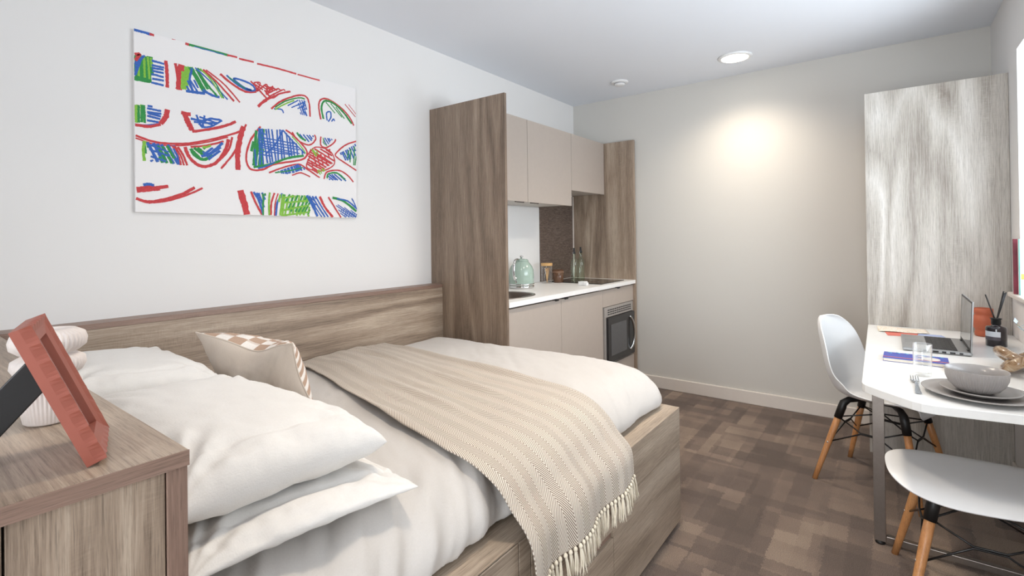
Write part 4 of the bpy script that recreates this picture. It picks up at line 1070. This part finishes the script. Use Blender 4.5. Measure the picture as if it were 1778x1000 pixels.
def nb1(k, cc, X, Y, Z, th_):
    mb = MB()
    def blob(cx_, cy_, rx, ry):
        vs = [cc+X*(cx_+rx*math.cos(i*PI/12))+Y*(cy_+ry*math.sin(i*PI/12))+Z*(th_+.0004) for i in range(24)]; mb.add(vs, [list(range(24))])
    blob(.0, -.05, .032, .030); blob(.035, -.02, .01, .012); blob(-.02, -.015, .012, .008)
    build('cover_drawing', mb, PALE, k)
    mb = MB(); r = random.Random(5)
    for i in range(7):
        a = .045+r.uniform(-.006, .006); b = -.09+i*.028; mb.tube([cc+X*a+Y*b+Z*(th_+.0006), cc+X*(a+.012)+Y*(b+.012)+Z*(th_+.0006)], .0022, 6)
    build('brush_marks', mb, TEAL, k)
    build('elastic_band', MB().obox(cc+X*(-.038)+Z*(th_+.0007), X, Y, Z, .002, .104, .0006), OR, k)
notebook((2.648, -.085, z), .135, .21, .014, -.03, BLUE, 'blue covered notebook with orange band and a pale drawing, behind the drinking glass', nb1)
notebook((2.555, -.235, z), .12, .13, .012, .10, plain('cream notebook cover', (222, 208, 192), .7), 'cream notebook lying between the blue notebook and the bowl')
# laptop
hx0, hx1, hy = 2.862, 3.225, -.283
t = thing('laptop', 'open silver laptop facing the white chair', 'laptop', ((hx0+hx1)/2, hy+.12, z))
build('base', MB().box(hx0, hx1, hy, hy+.235, z+.002, z+.016, .004), 'silver', t)
kd = build('keyboard_deck', MB().box(hx0+.02, hx1-.02, hy+.045, hy+.145, z+.0158, z+.0166, .0003), 'key', t)
ks = MB()
for r in range(6):
    for c in range(15): ks.box(hx0+.023+c*.0212, hx0+.023+c*.0212+.0185, hy+.0475+r*.0158, hy+.0475+r*.0158+.0135, z+.0166, z+.0182, .0006)
ko = build('keys', ks, plain('laptop key caps', (34, 34, 36), .45), kd)
build('touchpad', MB().box((hx0+hx1)/2-.05, (hx0+hx1)/2+.05, hy+.155, hy+.222, z+.0158, z+.0163, .0002), plain('touchpad', (150, 152, 154), .35, metal=.3), t)
pt = MB()
for a, w_ in ((.03, .012), (.055, .018), (.085, .014), (.11, .02), (.15, .012)): pt.box(hx0-.0006, hx0+.002, hy+a, hy+a+w_, z+.005, z+.012, .0005)
build('ports', pt, 'black', t)
sl = math.radians(2); SX = Vector((1, 0, 0)); SU = Vector((0, -math.sin(sl), math.cos(sl))); SN = SX.cross(SU)
sc0 = Vector(((hx0+hx1)/2, hy+.004, z+.016))
ld = build('lid', MB().obox(sc0+SU*.109, SX, SU, SN, (hx1-hx0)/2, .109, .003, .002), 'silver', t)
build('screen', MB().obox(sc0+SU*.112-SN*.0033, SX, SU, SN, (hx1-hx0)/2-.010, .097, .0005), 'screen', ld)
bz = MB()
for ca_, hwx, cu_, hh in ((0, (hx1-hx0)/2-.002,   .213, .004), (0, (hx1-hx0)/2-.002, .008, .007)): bz.obox(sc0+SU*cu_-SN*.0034, SX, SU, SN, hwx, hh, .0006)
for s_ in (-1, 1): bz.obox(sc0+SX*(s_*((hx1-hx0)/2-.006))+SU*.110-SN*.0034, SX, SU, SN, .004, .106, .0006)
build('bezel', bz, 'black', ld)
for s_ in (-1, 1): build('hinge', MB().tube([(sc0.x+s_*.13-.015, hy+.010, z+.0175), (sc0.x+s_*.13+.015, hy+.010, z+.0175)], .004, 12), 'black', t)
# leaflets at the back
def leaflet(name, pts, zz, matn, label, curl=.0, marks=None):
    P = [Vector((x, y, zz)) for x, y in pts]
    def fn(u, v):
        p = P[0].lerp(P[1], u).lerp(P[3].lerp(P[2], u), v); p = p.copy(); p.z += curl*math.sin(u*PI*1.4+.4)**2*.5+curl*.5*v*(1-u); return p
    mb = MB().grid(fn, 16, 12); o = build(name, mb, matn, solid=.0005); tag(o, label, 'leaflet', 'leaflets at the back of the desk')
def leafpaper():
    t = NT('cream leaflet with orange leaf print'); t.set(Roughness=.7)
    a = t.noise(t.coords((1, 1, 1)), 28, 2, .5, 2.5)
    t.l(t.ramp(a, [(0.52, srgb(240, 234, 222)), (0.56, srgb(226, 176, 130)), (0.60, srgb(240, 234, 222)), (0.72, srgb(200, 206, 160)), (.76, srgb(240, 234, 222))]), t.b.inputs['Base Color']); return t.m
leaflet('leaflet', [(3.335, .045), (3.37, -.17), (3.50, -.16), (3.50, .055)], z+.003, leafpaper(), 'cream leaflet with an orange leaf print lying nearest the oak wardrobe side', .006)
leaflet('leaflet', [(3.235, .005), (3.27, -.135), (3.37, -.12), (3.36, .02)], z+.0008, plain('coral leaflet', (216, 118, 104), .7), 'coral red leaflet between the laptop and the patterned leaflet', .0)
leaflet('leaflet', [(3.232, -.105), (3.235, -.245), (3.37, -.215), (3.36, -.125)], z+.0020, plain('pale blue leaflet', (170, 184, 222), .7), 'pale blue leaflet behind the laptop keyboard', .0)
# reed diffuser
dx, dy = 3.20, -.398
t = thing('reed_diffuser', 'dark brown glass reed diffuser with a white label beside the laptop', 'diffuser', (dx, dy, z))
build('bottle', MB().lathe([(.0001, z), (.034, z), (.037, z+.003), (.037, z+.082), (.034, z+.090), (.018, z+.094), (.0155, z+.098), (.0155, z+.104)], dx, dy, 48), 'amber', t)
cp = build('collar', MB().lathe([(.0165, z+.100), (.0175, z+.103), (.0175, z+.124), (.021, z+.126), (.021, z+.129), (.006, z+.130)], dx, dy, 32), 'black', t)
la = math.atan2(0-dy, 0-dx)
def lab(z0, z1, m_, nm):
    mb = MB(); vs = []
    for i in range(17):
        a = la-1.35+1.75*i/16
        for zz in (z0, z1): vs.append((dx+.0374*math.cos(a), dy+.0374*math.sin(a), zz))
    mb.add(vs, [[2*i, 2*i+1, 2*i+3, 2*i+2] for i in range(16)], 0, True); build(nm, mb, m_, t)
lab(z+.046, z+.070, 'label_white', 'label'); lab(z+.030, z+.0458, 'label_grey', 'label_strip')
for i, (a, b) in enumerate(((-.045, .012), (.036, -.012), (.041, -.010), (.045, -.014), (.040, -.006))):
    # reeds fan out sideways as seen from the room
    ux = Vector((.60, -.80, 0)); vx_ = Vector((.8, .6, 0))
    e = Vector((dx, dy, z+.238+.004*i))+ux*a*.8+vx_*b
    build('reed', MB().tube([Vector((dx, dy, z+.02))-ux*a*.25, Vector((dx, dy, z+.125))+ux*a*.12, e], .0028, 8), 'reed', t)
# terracotta vase
tx, ty = 3.470, -.385
tag(build('terracotta_vase', MB().lathe([(.0001, z), (.028, z), (.034, z+.004), (.034, z+.022), (.031, z+.032), (.036, z+.040), (.044, z+.060), (.047, z+.078), (.043, z+.098), (.034, z+.106), (.033, z+.112), (.038, z+.120), (.038, z+.140), (.033, z+.143), (.030, z+.138), (.030, z+.11), (.0001, z+.10)], tx, ty, 48), 'clay', origin=(tx, ty, z)), 'small terracotta vase standing behind the reed diffuser', 'vase')
# glazed knot
kx_, ky_ = 2.650, -.395
def knotp(t_):
    a = t_*2*PI
    x = (math.sin(a)+1.55*math.sin(2*a)); y = (math.cos(a)-1.55*math.cos(2*a)); zz = -math.sin(3*a)
    return Vector((kx_+.050*x, ky_+.037*y-.012, z+.043+.022*zz))
tag(build('knot_ornament', MB().tube([knotp(i/160) for i in range(160)], .0185, 20, closed=True), 'knot'), 'glossy brown striped knot ornament on the desk behind the bowl', 'ornament')
# sprig in small vase
sx0, sy0 = 2.42, -.44
t = thing('sprig_vase', 'silvery leafed sprig in a slim vase at the window side of the desk', 'plant', (sx0, sy0, z))
build('vase_body', MB().lathe([(.0001, z), (.026, z), (.028, z+.004), (.026, z+.06), (.014, z+.095), (.012, z+.115), (.014, z+.12)], sx0, sy0, 32, close=False), 'ceramic', t)
sg = MB(); lf = MB()
for (ex, ey, ez) in ((.05, .095, .205), (-.05, .01, .27), (.02, -.02, .30)):
    pts = [Vector((sx0, sy0, z+.02)), Vector((sx0, sy0, z+.12)), Vector((sx0+ex*.5, sy0+ey*.4, z+ez*.75)), Vector((sx0+ex, sy0+ey*.85, z+ez))]
    sg.tube([cat(pts, i/12) for i in range(13)], .0015, 6)
    for k in range(7):
        c = cat(pts, .5+.5*k/6); a = k*2.1; d = Vector((math.cos(a)*.6, math.sin(a)*.6, .5)).normalized(); w_ = d.cross(Vector((0, 0, 1))).normalized()
        lf.add([c, c+d*.012+w_*.006, c+d*.03, c+d*.012-w_*.006], [[0, 1, 2], [0, 2, 3]])
build('stem', sg, plain('sprig stem', (120, 124, 104), .7), t)
build('leaves', lf, plain('silver leaves', (176, 190, 200), .5), t, solid=.0008)

# books on the sill
def book(x, y0_, y1_, th_, h, cover, label, extra=None):
    zs = WZ0+.0225
    t = thing('book', label, 'book', (x+th_/2, (y0_+y1_)/2, zs), 'books on the window sill')
    build('pages', MB().box(x+.0022, x+th_-.0022, y0_+.004, y1_-.002, zs+.003, zs+h-.003), 'paper', t)
    cv = MB(); cv.box(x, x+.002, y0_, y1_, zs, zs+h, .0006); cv.box(x+th_-.002, x+th_, y0_, y1_, zs, zs+h, .0006); cv.box(x+.0021, x+th_-.0021, y1_-.002, y1_, zs, zs+h)
    k = build('cover', cv, cover, t)
    if extra: extra(k, x, y0_, y1_, zs, h)
def deco(k, x, y0_, y1_, zs, h):
    for nm, c, (a, b, q, r) in (('spine_band', (70, 150, 140), (.978, 1.0, 0, 1)), ('cover_patch', (214, 176, 90), (.72, .96, .28, .38)), ('cover_patch', (120, 184, 190), (.60, .90, .12, .26)), ('cover_patch', (196, 214, 226), (.3, .8, .45, .9))):
        build(nm, MB().box(x-.0008, x-.0001, y0_+(y1_-y0_)*a, y0_+(y1_-y0_)*b, zs+h*q, zs+h*r), plain(nm+str(c[0]), c, .6), k)
book(3.275, -.66, -.488, .020, .262, plain('white book cover', (236, 240, 240), .4), 'white book with a teal spine and coloured patches, front one on the window sill', deco)
book(3.330, -.655, -.478, .016, .262, plain('dark red book cover', (128, 44, 60), .5, var=.3, scale=14), 'dark red book standing behind the white book on the window sill')
